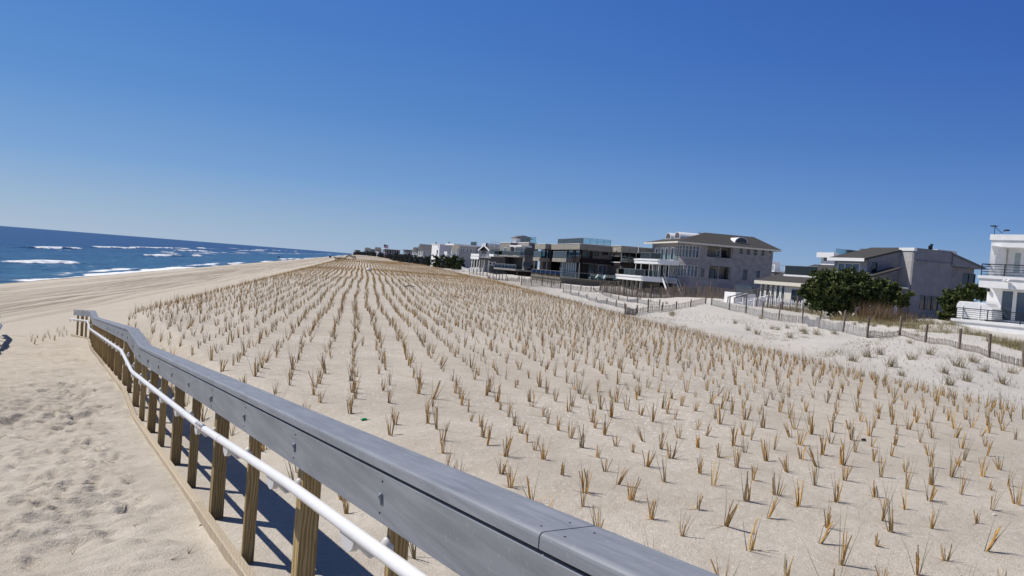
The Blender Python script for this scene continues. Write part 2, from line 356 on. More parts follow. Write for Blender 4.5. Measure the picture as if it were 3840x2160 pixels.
_t = (GX-_ra[0])*RD[0]+(GY-_ra[1])*RD[1]; _s = (GX-_ra[0])*RN[0]+(GY-_ra[1])*RN[1]
attr(sand, 'trod', (1-sstep(-.9, -.25, _s))*sstep(-6, -4, _s)*(1-sstep(36, 46, _t))*np.clip(.55+.9*vnoise(GX, GY, 26, 1.7), 0, 1))
attr(sand, 'beach', (1-sstep(-8, -5, GX)))
attr(sand, 'rut', np.clip(RUT*.8, 0, 1))
attr(sand, 'wet', (1-sstep(6.75-CZ, 7.35-CZ, GZ-CZ-6+.0*GX))*0+(1-sstep(.3, .95, GZ+.25*vnoise(GX, GY, 43, 9))))
attr(sand, 'shell', np.clip(.5+.9*vnoise(GX, GY, 44, 3.2)+.5*vnoise(GX, GY, 45, .9), 0, 1)*sstep(-4.5, -2.5, GX)*(1-sstep(12, 15, GX))*np.clip(sstep(8, 13, GY+.5*GX)+.2, 0, 1))
def gz(x, y): return float(ground(np.array([x]), np.array([y]))[0])
def hit(px, py, zmin=None):        # where the line of sight through a pixel of the photograph meets the sand
    d = ray(px, py); t = np.concatenate([np.arange(2, 120, .15), np.arange(120, 900, 1.0)])
    X = d.x*t; Y = d.y*t; Z = CZ+d.z*t; g = ground(X, Y); k = np.nonzero(Z <= g)[0]
    i = k[0] if len(k) else len(t)-1
    return (float(X[i]), float(Y[i]), float(g[i]))

# ------------------------------------------------------------------ sea
sxs = axis([(-30000, -6000, 6000), (-6000, -1000, 500), (-1000, -300, 40), (-300, -170, 6), (-170, -42, .5), (-42, -36, 1.5)])
sys_ = axis([(-500, 30, 50), (30, 60, 5), (60, 420, 1.2), (420, 1000, 4), (1000, 4000, 60), (4000, 40000, 4000)])
SX, SY = np.meshgrid(sxs, sys_, indexing='xy')
near = sstep(-260, -150, SX)*(1-sstep(1200, 3000, SY))
SZ = near*(.16*np.sin(SX/4.2+1.5*vnoise(SX, SY, 51, 40))+.10*vnoise(SX, SY*.5, 52, 5)+.05*vnoise(SX, SY, 53, 2))*sstep(-47, -55, SX)
FO = np.zeros_like(SX)
rw = random.Random(11)
BREAK = []      # breakers: x, y centre, half length, height
for (px0, px1, py) in [(105, 292, 932), (375, 475, 930), (485, 510, 930), (530, 705, 931), (745, 835, 932), (855, 905, 932), (545, 690, 960), (640, 780, 942), (700, 770, 962), (0, 282, 987), (940, 1000, 937), (900, 985, 941), (1000, 1060, 938), (1060, 1130, 942)]:
    q = []
    for p in (px0, px1):
        d = ray(p, py+ (p-px0)*.012); t = -CZ/d.z; q.append((d.x*t, d.y*t))
    BREAK.append(((q[0][0]+q[1][0])/2, (q[0][1]+q[1][1])/2, abs(q[1][1]-q[0][1])/2+4, .9 if py < 980 else .7))
for bx, by, hl, h in BREAK:
    xc = bx+3*vnoise(SY, SY*0, int(-bx), 18)
    env = np.exp(-((SY-by)/hl)**6)
    dx = SX-xc
    ridge = np.where(dx > 0, np.exp(-(dx/1.3)**2), np.exp(-(dx/4.5)**2))
    SZ = SZ+env*ridge*h
    FO = np.maximum(FO, env*np.where(dx > 0, np.exp(-(dx/1.9)**2), np.exp(-(dx/1.4)**2))*(.95+.45*vnoise(SX, SY, 67, 7)))
    FO = np.maximum(FO, env*np.exp(-((dx-7)/7)**2)*.40*(dx > -2))
shore_x = -48.3+2.2*vnoise(SY, SY*0, 61, 30)+1.0*vnoise(SY, SY*0, 62, 11)
FO = np.maximum(FO, np.exp(-((SX-shore_x)/2.4)**2)*(.75+.8*vnoise(SY, SX, 63, 24)))
FO = np.maximum(FO, np.exp(-((SX-shore_x+6)/3.0)**2)*(.35+.9*vnoise(SY, SX*.3, 64, 33)))
FO = np.maximum(FO, np.exp(-((SX+112)/26)**2)*sstep(380, 520, SY)*(.37+.38*vnoise(SX, SY*.35, 65, 9)))
FO = FO*sstep(40, 70, SY)
FO = np.maximum(FO, sstep(.93, 1, vnoise(SX, SY*.3, 66, 6))*.5*sstep(-1000, -300, SX)*(SY < 1500))
sidx = np.arange(SX.size).reshape(SX.shape)
sq = np.stack([sidx[:-1, :-1], sidx[:-1, 1:], sidx[1:, 1:], sidx[1:, :-1]], -1).reshape(-1, 4)
def sea_material():
    m = bpy.data.materials.new('sea_water'); m.use_nodes = True; nt = m.node_tree; L = nt.links.new
    b = nt.nodes['Principled BSDF']; geo = nd(nt, 'ShaderNodeNewGeometry'); P = geo.outputs['Position']
    mp = nd(nt, 'ShaderNodeMapping'); mp.inputs['Scale'].default_value = (1, .45, 1); L(P, mp.inputs[0])
    def noise(sc, det=5):
        n = nd(nt, 'ShaderNodeTexNoise'); n.inputs['Scale'].default_value = sc; n.inputs['Detail'].default_value = det; L(mp.outputs[0], n.inputs['Vector']); return n.outputs['Fac']
    sx = nd(nt, 'ShaderNodeSeparateXYZ'); L(P, sx.inputs[0])
    mr = nd(nt, 'ShaderNodeMapRange'); mr.inputs[1].default_value = -190; mr.inputs[2].default_value = -60; L(sx.outputs[0], mr.inputs[0])
    mx = nd(nt, 'ShaderNodeMix', data_type='RGBA'); L(mr.outputs[0], mx.inputs[0]); mx.inputs[6].default_value = (*DEEP, 1); mx.inputs[7].default_value = (*SHOAL, 1)
    chop = nd(nt, 'ShaderNodeMapRange'); chop.inputs[1].default_value = .35; chop.inputs[2].default_value = .7; chop.inputs[3].default_value = .72; chop.inputs[4].default_value = 1.35; L(noise(.22, 8), chop.inputs[0])
    mm = nd(nt, 'ShaderNodeMix', data_type='RGBA', blend_type='MULTIPLY'); mm.inputs[0].default_value = 1; L(mx.outputs[2], mm.inputs[6]); L(chop.outputs[0], mm.inputs[7])
    at = nd(nt, 'ShaderNodeAttribute', attribute_name='foam')
    ad = nd(nt, 'ShaderNodeMath', operation='ADD'); L(at.outputs['Fac'], ad.inputs[0]); L(noise(.55, 9), ad.inputs[1])
    th = nd(nt, 'ShaderNodeMapRange', interpolation_type='SMOOTHSTEP'); th.inputs[1].default_value = .90; th.inputs[2].default_value = 1.24; L(ad.outputs[0], th.inputs[0])
    fm = nd(nt, 'ShaderNodeMix', data_type='RGBA'); L(th.outputs[0], fm.inputs[0]); L(mm.outputs[2], fm.inputs[6]); fm.inputs[7].default_value = (.84, .86, .88, 1)
    L(fm.outputs[2], b.inputs['Base Color'])
    rg = nd(nt, 'ShaderNodeMapRange'); rg.inputs[3].default_value = .28; rg.inputs[4].default_value = .9; L(th.outputs[0], rg.inputs[0]); L(rg.outputs[0], b.inputs['Roughness'])
    b.inputs['Specular IOR Level'].default_value = .12
    bp = nd(nt, 'ShaderNodeBump'); bp.inputs['Strength'].default_value = 1; bp.inputs['Distance'].default_value = .9; L(noise(.5, 9), bp.inputs['Height']); L(bp.outputs[0], b.inputs['Normal'])
    return m
DEEP, SHOAL = (.007, .037, .12), (.028, .095, .165)
sea = raw_mesh('sea', np.stack([SX, SY, SZ], -1).reshape(-1, 3), sq, [sea_material()], smooth=True)
sea['kind'] = 'structure'; attr(sea, 'foam', FO)
# ------------------------------------------------------------------ the ramp railings
def board(name, c1, c2, rough, bump, fine):      # painted or composite board with grain running along the railing
    m = pm(name, c1, c2, scale=2.2, rough=rough, spec=.4); nt = m.node_tree; b = nt.nodes['Principled BSDF']
    tc = nd(nt, 'ShaderNodeTexCoord'); m1 = nd(nt, 'ShaderNodeMapping'); m1.inputs['Rotation'].default_value = (0, 0, -math.atan2(RD[1], RD[0])); nt.links.new(tc.outputs['Object'], m1.inputs[0])
    m2 = nd(nt, 'ShaderNodeMapping'); m2.inputs['Scale'].default_value = (1.6, 22, 22); nt.links.new(m1.outputs[0], m2.inputs[0])
    n = nd(nt, 'ShaderNodeTexNoise'); n.inputs['Scale'].default_value = fine; n.inputs['Detail'].default_value = 6; n.inputs['Distortion'].default_value = .8; nt.links.new(m2.outputs[0], n.inputs['Vector'])
    bp = nd(nt, 'ShaderNodeBump'); bp.inputs['Strength'].default_value = bump; bp.inputs['Distance'].default_value = .004; nt.links.new(n.outputs['Fac'], bp.inputs['Height']); nt.links.new(bp.outputs[0], b.inputs['Normal'])
    old = b.inputs['Base Color'].links[0].from_socket                    # scuffs and salt dust
    r = nd(nt, 'ShaderNodeMapRange'); r.inputs[1].default_value = .30; r.inputs[2].default_value = .72; r.inputs[3].default_value = .84; r.inputs[4].default_value = 1.16; nt.links.new(n.outputs['Fac'], r.inputs[0])
    mx = nd(nt, 'ShaderNodeMix', data_type='RGBA', blend_type='MULTIPLY'); mx.inputs[0].default_value = 1; nt.links.new(old, mx.inputs[6]); nt.links.new(r.outputs[0], mx.inputs[7])
    d = nd(nt, 'ShaderNodeTexNoise'); d.inputs['Scale'].default_value = 55; d.inputs['Detail'].default_value = 5; nt.links.new(tc.outputs['Object'], d.inputs['Vector'])
    dr = nd(nt, 'ShaderNodeMapRange'); dr.inputs[1].default_value = .62; dr.inputs[2].default_value = .74; dr.inputs[4].default_value = .35; nt.links.new(d.outputs['Fac'], dr.inputs[0])
    m3 = nd(nt, 'ShaderNodeMix', data_type='RGBA'); nt.links.new(dr.outputs[0], m3.inputs[0]); nt.links.new(mx.outputs[2], m3.inputs[6]); m3.inputs[7].default_value = (.42, .42, .40, 1)
    nt.links.new(m3.outputs[2], b.inputs['Base Color']); return m
M_TRIM = board('grey_composite', (.215, .228, .252), (.245, .26, .285), .5, .35, 1.5)
M_FASC = board('grey_painted_board', (.20, .21, .23), (.235, .247, .268), .5, .6, 1.0)
M_POST = wood('treated_pine', (.23, .155, .06), (.42, .31, .15))
M_TOE = wood('weathered_pine', (.35, .285, .195), (.47, .40, .295))
M_VINYL = pm('white_vinyl', (.78, .78, .79), (.82, .82, .82), rough=.3, spec=.5)
M_BRKT = pm('frosted_bracket', (.55, .55, .55), (.62, .62, .61), rough=.4)
M_BOLT = pm('grey_bolt', (.16, .18, .22), (.28, .30, .34), scale=60, rough=.4, metal=.3)
M_NAIL = pm('dark_screw', (.03, .03, .035), (.05, .05, .05), rough=.5)
def build_railing(nodes, label, side=1, seams=(), d_from=-1.2, handrail=True):
    """nodes are (depth, top) along the path; side=1: the path lies to the left of it, side=-1: to the right"""
    pts = [Vector(n) for n in nodes]
    seg = [(pts[i+1]-pts[i]).to_2d().length for i in range(len(pts)-1)]
    cum = [0]
    for q in seg: cum.append(cum[-1]+q)
    def at(t):
        i = max(0, min(len(seg)-1, next((k for k in range(len(seg)) if t <= cum[k+1]), len(seg)-1)))
        f = (t-cum[i])/seg[i]; p = pts[i].lerp(pts[i+1], f); dr = (pts[i+1]-pts[i]); return p, dr
    def off(t, s, dz=0):
        p, dr = at(t); h = dr.to_2d().normalized(); n = Vector((h.y, -h.x, 0))*side
        return p+n*s+Vector((0, 0, dz))
    total = cum[-1]
    o0 = at(total*.5)[0]
    root = thing('railing', label, 'railing', (o0.x, o0.y, o0.z-1.05))
    org = Vector(root.location)
    def loc(v): return tuple(Vector(v)-org)
    def hh(t): return -float(np.interp(t, [2, 5.8, 8.4, 13.5, 20], [.21, .238, .31, .335, .34]))
    def strip(m, t0, t1, prof):     # profile (s, z) closed polygon swept along the run, through the kinks
        ts = [t0]+[c for c in cum if t0+.01 < c < t1-.01]+[t1]; n = len(prof); vs = []; fs = []
        for t in ts:
            for s_, z_ in prof: vs.append(loc(off(t, s_, z_)))
        for i in range(len(ts)-1):
            for k in range(n): fs.append((i*n+k, i*n+(k+1) % n, (i+1)*n+(k+1) % n, (i+1)*n+k))
        fs += [tuple(range(n)), tuple(range(len(ts)*n-1, len(ts)*n-n-1, -1))]
        m.add(vs, fs); return m
    r_ = .014; c0, c1, zb, zt = -.006, .180, .013, .055
    cap = [(c0, zb)]
    for a in (180, 150, 120, 90): cap.append((c0+r_+r_*math.cos(R(a)), zt-r_+r_*math.sin(R(a))))
    for a in (90, 60, 30, 0): cap.append((c1-r_+r_*math.cos(R(a)), zt-r_+r_*math.sin(R(a))))
    cap.append((c1, zb))
    cuts = [0]+[q for q in seams if q < total]+[total]
    for i in range(len(cuts)-1):
        m = MB(); strip(m, cuts[i]+(.003 if i else 0), cuts[i+1]-.003, cap)
        NP = len(cap); m.sm = [len(f) == 4 and (j % NP) in (1, 2, 3, 5, 6, 7) and False for j, f in enumerate(m.f)]
        co = m.build('cap_board', M_TRIM, root)
        for te in (cuts[i]+.05, cuts[i+1]-.06):
            if te < 12:
                for s_ in (.03, .12): MB().ellipsoid(loc(off(te, s_, zt+.0005)), (.004, .004, .0015), 8, 3).build('screw', M_NAIL, co)
    fc = [0]+[q+.04 for q in seams if 5 < q < total-.3]+[total]
    for i in range(len(fc)-1):
        m = MB(); strip(m, fc[i]+(.002 if i else 0), fc[i+1]-.002, [(0, -.184), (.038, -.184), (.038, 0), (.004, 0), (0, -.004)])
        m.build('fascia_board', M_FASC, root)
    tb = [0]+[q+.35 for q in seams if q+.35 < total]+[total+.25]
    for i in range(len(tb)-1):
        m = MB(); strip(m, tb[i]+.003, tb[i+1]-.003, [(-.028, -1.22), (.03, -1.22), (.03, -.99), (-.02, -.99), (-.028, -.998)])
        m.build('toe_board', M_TOE, root)
    k = 0; t = 1.05
    while t < total-.05:
        p, dr = at(t); lean = 1.3*dr.z/dr.to_2d().length if t > 16 else 0
        h = dr.to_2d().normalized(); shift = Vector((h.x, h.y, 0))*(-lean*.9)
        thick = k % 2 == 0
        w = .112 if thick else .044; dp = .095 if thick else .075
        a = off(t, .039+dp/2, -1.5); b = off(t, .039+dp/2, .004)
        m = MB(); m.bar(loc(a-shift), loc(b), dp, w, up=tuple(h.to_3d()))
        m.build('post' if thick else 'baluster', M_POST, root, bevel=.003)
        if t < 24:
            for j in ((0, .05) if k % 4 == 2 else (0,)):
                m = MB(); c = loc(off(t+j, -.006, -.085-.012*(j > 0))); m.ellipsoid(c, (.011, .011, .013), 8, 4)
                m.ellipsoid(loc(off(t+j, -.003, -.102-.012*(j > 0))), (.006, .005, .018), 6, 4)
                m.build('bolt', M_BOLT, root)
            MB().ellipsoid(loc(off(t+.005, -.001, -.03)), (.0045, .003, .0045), 6, 3).build('screw', M_NAIL, root)
            MB().ellipsoid(loc(off(t+.01, -.001, -.15)), (.0045, .003, .0045), 6, 3).build('screw', M_NAIL, root)
        if handrail:
            hz = hh(t); hs = -.075
            m = MB()
            m.ellipsoid(loc(off(t, .036, hz-.055)), (.03, .03, .045), 10, 5)
            m.tube([loc(off(t, .03, hz-.06)), loc(off(t, -.03, hz-.075)), loc(off(t, hs, hz-.03)), loc(off(t, hs, hz))], .013, 8)
            m.prism_at(loc(off(t+.11, hs, hz-.01)), h, .085, .07, .028)
            m.build('handrail_bracket', M_BRKT, root)
        k += 1; t += 1.235
    if handrail:
        pts_h = []
        for i, c in enumerate(sorted(cum+[4, 5.8, 7, 8.4, 10, 11.5])):
            if c in (0, total): pts_h.append(loc(off(min(c, total-.02), -.075, hh(c)))); continue
            for e in (-.18, -.09, 0, .09, .18):
                q = .5*(off(c+e-.12, -.075, hh(c+e))+off(c+e+.12, -.075, hh(c+e))); pts_h.append(loc(q))
        e1 = off(total-.01, -.075, hh(total)); d_ = (off(total-.02, -.075, hh(total))-off(total-.5, -.075, hh(total))).normalized()
        pts_h[-1] = loc(e1+d_*.25); pts_h.append(loc(e1+d_*.32+Vector((0, 0, -.05)))); pts_h.append(loc(e1+d_*.28+Vector((0, 0, -.13))))
        m = MB(); m.tube(pts_h, .0255, 14); hr = m.build('handrail', M_VINYL, root)
        for tj in (1.35, 7.6, 9.3):
            m = MB(); a = Vector(off(tj, -.075, hh(tj))); b = Vector(off(tj+.07, -.075, hh(tj+.07))); m.tube([loc(a), loc(b)], .0272, 14); m.build('coupling', M_VINYL, hr)
    return root
build_railing([W(rail_X(d), d, z) for d, z in NODES], 'long grey capped ramp railing on brown posts with a white round handrail', 1, seams=(3.66, 8.45, 13.4, 18.3, 23.2, 28.1, 33.0))

_ln = [(d-1.25, z) for d, z in NODES]
build_railing([W(rail_X(d+1.25)-.866*2.95, d, z-.28) for d, z in _ln if d > 8], 'grey railing end on the far side of the sand path at the left edge', -1, seams=(6.0, 12.0), handrail=True)
# ------------------------------------------------------------------ planted beachgrass
M_STRAW = pm('straw', (.48, .275, .08), (.66, .42, .145), scale=40, rough=.75, spec=.2)
M_STRAW2 = pm('pale_straw', (.38, .30, .17), (.50, .41, .26), scale=40, rough=.75, spec=.2)
M_BLADE = pm('grey_green_blade', (.17, .125, .055), (.27, .205, .095), scale=40, rough=.7, spec=.2)
GRASS_M = [M_STRAW, M_STRAW2, M_BLADE]
def stalk(rs, V, F, MI, base, dirv, h, r, mi, pointed, seg=2, bend=0.0, sides=3):
    n0 = len(V); d = np.array(dirv, float); d /= np.linalg.norm(d)
    a = np.cross(d, (0, 0, 1.0)); a = a/np.linalg.norm(a) if np.linalg.norm(a) > 1e-4 else np.array((1.0, 0, 0)); b = np.cross(d, a)
    ph = rs.uniform(0, 6.28); p = np.array(base, float); bdir = np.array((math.cos(ph), math.sin(ph), -.15))
    for i in range(seg+1):
        t = i/seg; q = p+d*h*t+bdir*bend*h*t*t
        rr = r*(1-t*(.9 if pointed else .35))
        for k in range(sides):
            w = ph+2*math.pi*k/sides; V.append(q+(a*math.cos(w)+b*math.sin(w))*rr)
    for i in range(seg):
        for k in range(sides):
            k2 = (k+1) % sides; A = n0+i*sides
            F.append((A+k, A+k2, A+sides+k2)); F.append((A+k, A+sides+k2, A+sides+k)); MI += [mi, mi]
    if not pointed:
        A = n0+seg*sides; F.append((A, A+1, A+2)); MI.append(1)
def bundle(seed, kind, low=False):
    rs = random.Random(seed); V, F, MI = [], [], []
    lean = rs.uniform(0, 6.28); la = {'leaning': .38, 'splayed': .12}.get(kind, rs.uniform(0, .12))
    nb = {'stub': 6, 'tight': 7, 'splayed': 6, 'tall': 5, 'leaning': 6, 'sparse': 3}[kind]
    if low: nb = max(2, nb-2)
    sp = {'stub': .05, 'tight': .07, 'splayed': .34, 'tall': .09, 'leaning': .08, 'sparse': .28}[kind]
    H = {'stub': .15, 'tight': .25, 'splayed': .22, 'tall': .27, 'leaning': .25, 'sparse': .22}[kind]
    for i in range(nb):
        w = rs.uniform(0, 6.28); rad = rs.uniform(.0, .024); s_ = rs.uniform(.2, 1)*sp
        dv = (math.cos(w)*s_+math.cos(lean)*la, math.sin(w)*s_+math.sin(lean)*la, 1)
        stalk(rs, V, F, MI, (math.cos(w)*rad, math.sin(w)*rad, -.03), dv, (H+.03)*rs.uniform(.65, 1.15), rs.uniform(.0055, .009)*(1.1 if low else 1), 0 if rs.random() < .8 else 1, rs.random() < .3, 1 if low else 2, rs.uniform(0, .2))
    ns = {'stub': 1, 'tight': 2, 'splayed': 2, 'tall': 3, 'leaning': 2, 'sparse': 3}[kind]
    for i in range(ns):
        w = rs.uniform(0, 6.28); s_ = rs.uniform(.1, .28 if kind != 'sparse' else .45)
        stalk(rs, V, F, MI, (math.cos(w)*.014, math.sin(w)*.014, -.03), (math.cos(w)*s_+math.cos(lean)*la, math.sin(w)*s_+math.sin(lean)*la, 1), (H+.03)*rs.uniform(1.1, 1.3)+(.16 if kind == 'tall' else .03), rs.uniform(.0035, .0055)*(1.2 if low else 1), 2, True, 1 if low else 2, rs.uniform(0, .12))
    if not low:
        for i in range(rs.choice([0, 1, 1, 2])):     # dead leaves bent down to the sand
            w = rs.uniform(0, 6.28)
            stalk(rs, V, F, MI, (math.cos(w)*.02, math.sin(w)*.02, .0), (math.cos(w), math.sin(w), rs.uniform(.1, .5)), rs.uniform(.12, .26), .003, rs.choice([0, 1, 1]), True, 2, .25)
    return np.array(V), np.array(F), np.array(MI)
KINDS = ['tight', 'tall', 'splayed', 'stub', 'leaning', 'sparse']
KTXT = {'tight': 'tight upright bunch of tan beachgrass', 'tall': 'tan beachgrass bunch with tall pointed blades', 'splayed': 'splayed tan beachgrass bunch fanning out', 'stub': 'short stubby bunch of cut tan beachgrass', 'leaning': 'tan beachgrass bunch leaning over sideways', 'sparse': 'sparse beachgrass bunch of few straggling blades'}
rg = random.Random(77)
PL = []
for i in range(-17, 42):
    for j in range(0, 1000):
        y = 2.0+j*.45
        x = -.02+i*.485
        x += .08*math.sin(y/7.5+i*.05)*min(1, y/25)+.30*(1/(1+math.exp(-(y-64)/2.5)))+.05*math.sin(y/3.1+i)*min(1, y/50)
        x += rg.gauss(0, .045); y += rg.gauss(0, .06)+.22*(i % 2)
        PL.append((x, y))
PL = np.array(PL); sh_ = 4*sstep(10, 110, PL[:, 1])
rel = PL-_ra; sR = rel @ RN; tR = rel @ RD
keep = (PL[:, 0] > -8.3+.4*vnoise(PL[:, 1], PL[:, 0], 71, 5)) & (PL[:, 0] < 13.6+sh_+.5*vnoise(PL[:, 1], PL[:, 0]*0, 72, 6)) & ((PL[:, 1] < 288) | (PL[:, 1] > 300)) & ((PL[:, 1] < 295) | (np.random.RandomState(4).rand(len(PL)) < .55))
keep &= np.where(tR < T_NODE[-1]+4, sR > np.interp(tR, [6, 14], [1.0, .55])+.2*vnoise(tR, tR*0, 73, 2), True)
keep &= np.random.RandomState(3).rand(len(PL)) > .08
PL = PL[keep]; PZ = ground(PL[:, 0], PL[:, 1])
# thinner, greener planting on the seaward slope and the first metres beside the railing
ppx, ppy, pd = project(PL[:, 0], PL[:, 1], PZ)
rel = PL-_ra; sR = rel @ RN
infr = (ppx > -60) & (ppx < 3900) & (ppy < 2300) & (pd > 1)
order = np.argsort(np.where(infr, pd, 1e9))
protos = {}
me_of = {}
for k in KINDS:
    for v in range(4):
        V, F, MI = bundle(100+KINDS.index(k)*10+v, k); me_of[(k, v)] = (V, F, MI)
near_ids = list(order[:296]); near_set = set(near_ids)
first_mesh = {}
def zone_text(px, s):
    if s < 2.6: return 'beside the grey railing'
    if px > 3150: return 'near the right edge of the field'
    return 'in mid field'
for c, i in enumerate(near_ids):
    x, y = PL[i]; s = sR[i]
    k = rg.choices(KINDS, [5, 5, 4, 2, 2.5, 1.5] if s > 2.2 else [1.5, 4, 3, .5, 1, 5])[0]; v = rg.randrange(4)
    if (k, v) not in first_mesh:
        V, F, MI = me_of[(k, v)]; o = raw_mesh('beachgrass', V, F, GRASS_M, MI); first_mesh[(k, v)] = o.data
    else:
        o = bpy.data.objects.new('beachgrass', first_mesh[(k, v)]); COL.objects.link(o)
    o.location = (x, y, PZ[i]); o.rotation_euler = (0, 0, rg.uniform(0, 6.28)); sc = rg.uniform(.55, .98); o.scale = (sc*1.1, sc*1.1, sc)
    tag(o, KTXT[k]+' '+zone_text(ppx[i], s), 'beachgrass', 'beachgrass bunches planted in rows on the dune')
def scatter(name, ids, P, Z, protos_, weights, scl, seed, jitter=True):
    rs = np.random.RandomState(seed); Vs, Fs, Ms = [], [], []; n = 0
    pick = rs.choice(len(protos_), len(ids), p=np.array(weights)/np.sum(weights))
    for q, i in enumerate(ids):
        V, F, MI = protos_[pick[q]]; a = rs.uniform(0, 6.28); c, s = math.cos(a), math.sin(a); k = rs.uniform(*scl)
        vv = V*k; Vs.append(np.stack([vv[:, 0]*c-vv[:, 1]*s+P[i, 0], vv[:, 0]*s+vv[:, 1]*c+P[i, 1], vv[:, 2]+Z[i]], -1)); Fs.append(F+n); Ms.append(MI); n += len(V)
    o = raw_mesh(name, np.concatenate(Vs), np.concatenate(Fs), GRASS_M, np.concatenate(Ms))
    return o
lows = [bundle(500+i, k, True) for i, k in enumerate(KINDS*3)]; wts = [5, 5, 4, 2.5, 2.5, 1.5]*3
fars = []
for i in range(8):
    rs = random.Random(900+i); V, F, MI = [], [], []
    for j in range(4):
        w = rs.uniform(0, 6.28); stalk(rs, V, F, MI, (math.cos(w)*.015, math.sin(w)*.015, -.03), (math.cos(w)*.13, math.sin(w)*.13, 1), rs.uniform(.2, .36), .0105, 0 if j or i % 2 else 2, True, 1)
    fars.append((np.array(V), np.array(F), np.array(MI)))
rest = [i for i in range(len(PL)) if i not in near_set]
mid = [i for i in rest if pd[i] < 60]; far = [i for i in rest if pd[i] >= 60]
og = scatter('planted_beachgrass', mid, PL, PZ, lows, wts, (.55, .95), 5)
of_ = scatter('distant_beachgrass', far, PL, PZ, fars, [1]*8, (.65, .98), 6)
tag(og, 'rows of tan beachgrass bunches covering the dune beyond the nearest ones', 'beachgrass', kind='stuff')
tag(of_, 'far rows of beachgrass merging into brown bands along the dune', 'beachgrass', kind='stuff')
# ------------------------------------------------------------------ houses behind the dune
M_WHITE = pm('white_stucco', (.74, .74, .73), (.82, .82, .81), scale=1.5, rough=.8, bump=.1, bscale=30)
M_WTRIM = pm('white_trim', (.76, .76, .75), (.82, .82, .81), rough=.5)
M_GREYSID = siding('grey_clapboard', (.18, .186, .205), (.225, .23, .25), .18, depth=.03)
M_SHINGLE = siding('grey_cedar_shingle', (.215, .205, .215), (.30, .288, .298), .14, depth=.03)
M_TAUPE = siding('taupe_panel', (.25, .225, .185), (.32, .29, .24), .25, depth=.015)
M_DKBROWN = siding('dark_brown_board', (.020, .015, .015), (.036, .027, .027), .25, depth=.015, rough=.85); M_DKBROWN.node_tree.nodes['Principled BSDF'].inputs['Specular IOR Level'].default_value = .12
M_TAN = pm('tan_panel', (.14, .125, .10), (.18, .16, .13), rough=.8)
M_GREYTAN = siding('greige_siding', (.23, .215, .19), (.29, .275, .245), .2, depth=.015)
M_CHAR = siding('charcoal_siding', (.085, .08, .08), (.12, .113, .112), .2, depth=.015)
M_LTGREY = siding('pale_grey_siding', (.36, .35, .345), (.43, .42, .41), .16, depth=.02)
M_BLUEWHITE = pm('shade_toned_stucco', (.46, .46, .50), (.52, .52, .56), rough=.85)  # bluish, darker white stucco: shade put into the colour
M_ROOF = pm('grey_shingle_roof', (.043, .04, .037), (.07, .065, .06), scale=9, rough=.9, bump=.4, bscale=20)
M_ROOF2 = pm('slate_roof', (.10, .10, .105), (.15, .15, .155), scale=9, rough=.9, bump=.3, bscale=20)
M_CREAM = pm('cream_wall', (.62, .58, .48), (.70, .66, .56), rough=.7)
M_DARK = pm('opening_shade', (.018, .017, .016), (.03, .028, .026), rough=.7)  # near-black sheet for openings: the shade inside is put into the colour
M_METAL = pm('brushed_metal', (.42, .43, .44), (.5, .5, .52), rough=.4, metal=.6)
M_BLKMET = pm('black_metal', (.016, .018, .022), (.025, .027, .03), rough=.45)
M_CONC = pm('concrete', (.16, .15, .135), (.22, .21, .19), rough=.9)
M_BLIND = pm('window_blind', (.34, .40, .40), (.42, .48, .48), rough=.7)
def pane(name, c, rough=.04, spec=.8):
    m = pm(name, c, tuple(k*1.3 for k in c), scale=.6, rough=rough, spec=spec); return m
M_PANE = pane('window_glass', (.018, .022, .028)); M_PANEB = pane('sky_toned_window_glass', (.05, .075, .11)); M_PANEG = pane('green_window_glass', (.06, .085, .08), .15, .5)  # blue pane: sky reflection put into its base colour
M_GLASS = glass('rail_glass', (.74, .85, .86), .04)
def cells(u0, u1, z0, z1, holes):
    us = sorted({u0, u1} | {min(max(h[k], u0), u1) for h in holes for k in (0, 1)}); zs = sorted({z0, z1} | {min(max(h[k], z0), z1) for h in holes for k in (2, 3)})
    for i in range(len(us)-1):
        run = None
        for j in range(len(zs)-1):
            uc, zc = (us[i]+us[i+1])/2, (zs[j]+zs[j+1])/2
            if any(h[0] < uc < h[1] and h[2] < zc < h[3] for h in holes):
                if run is not None: yield us[i], us[i+1], run, zs[j]
                run = None
            elif run is None: run = zs[j]
        if run is not None: yield us[i], us[i+1], run, zs[-1]
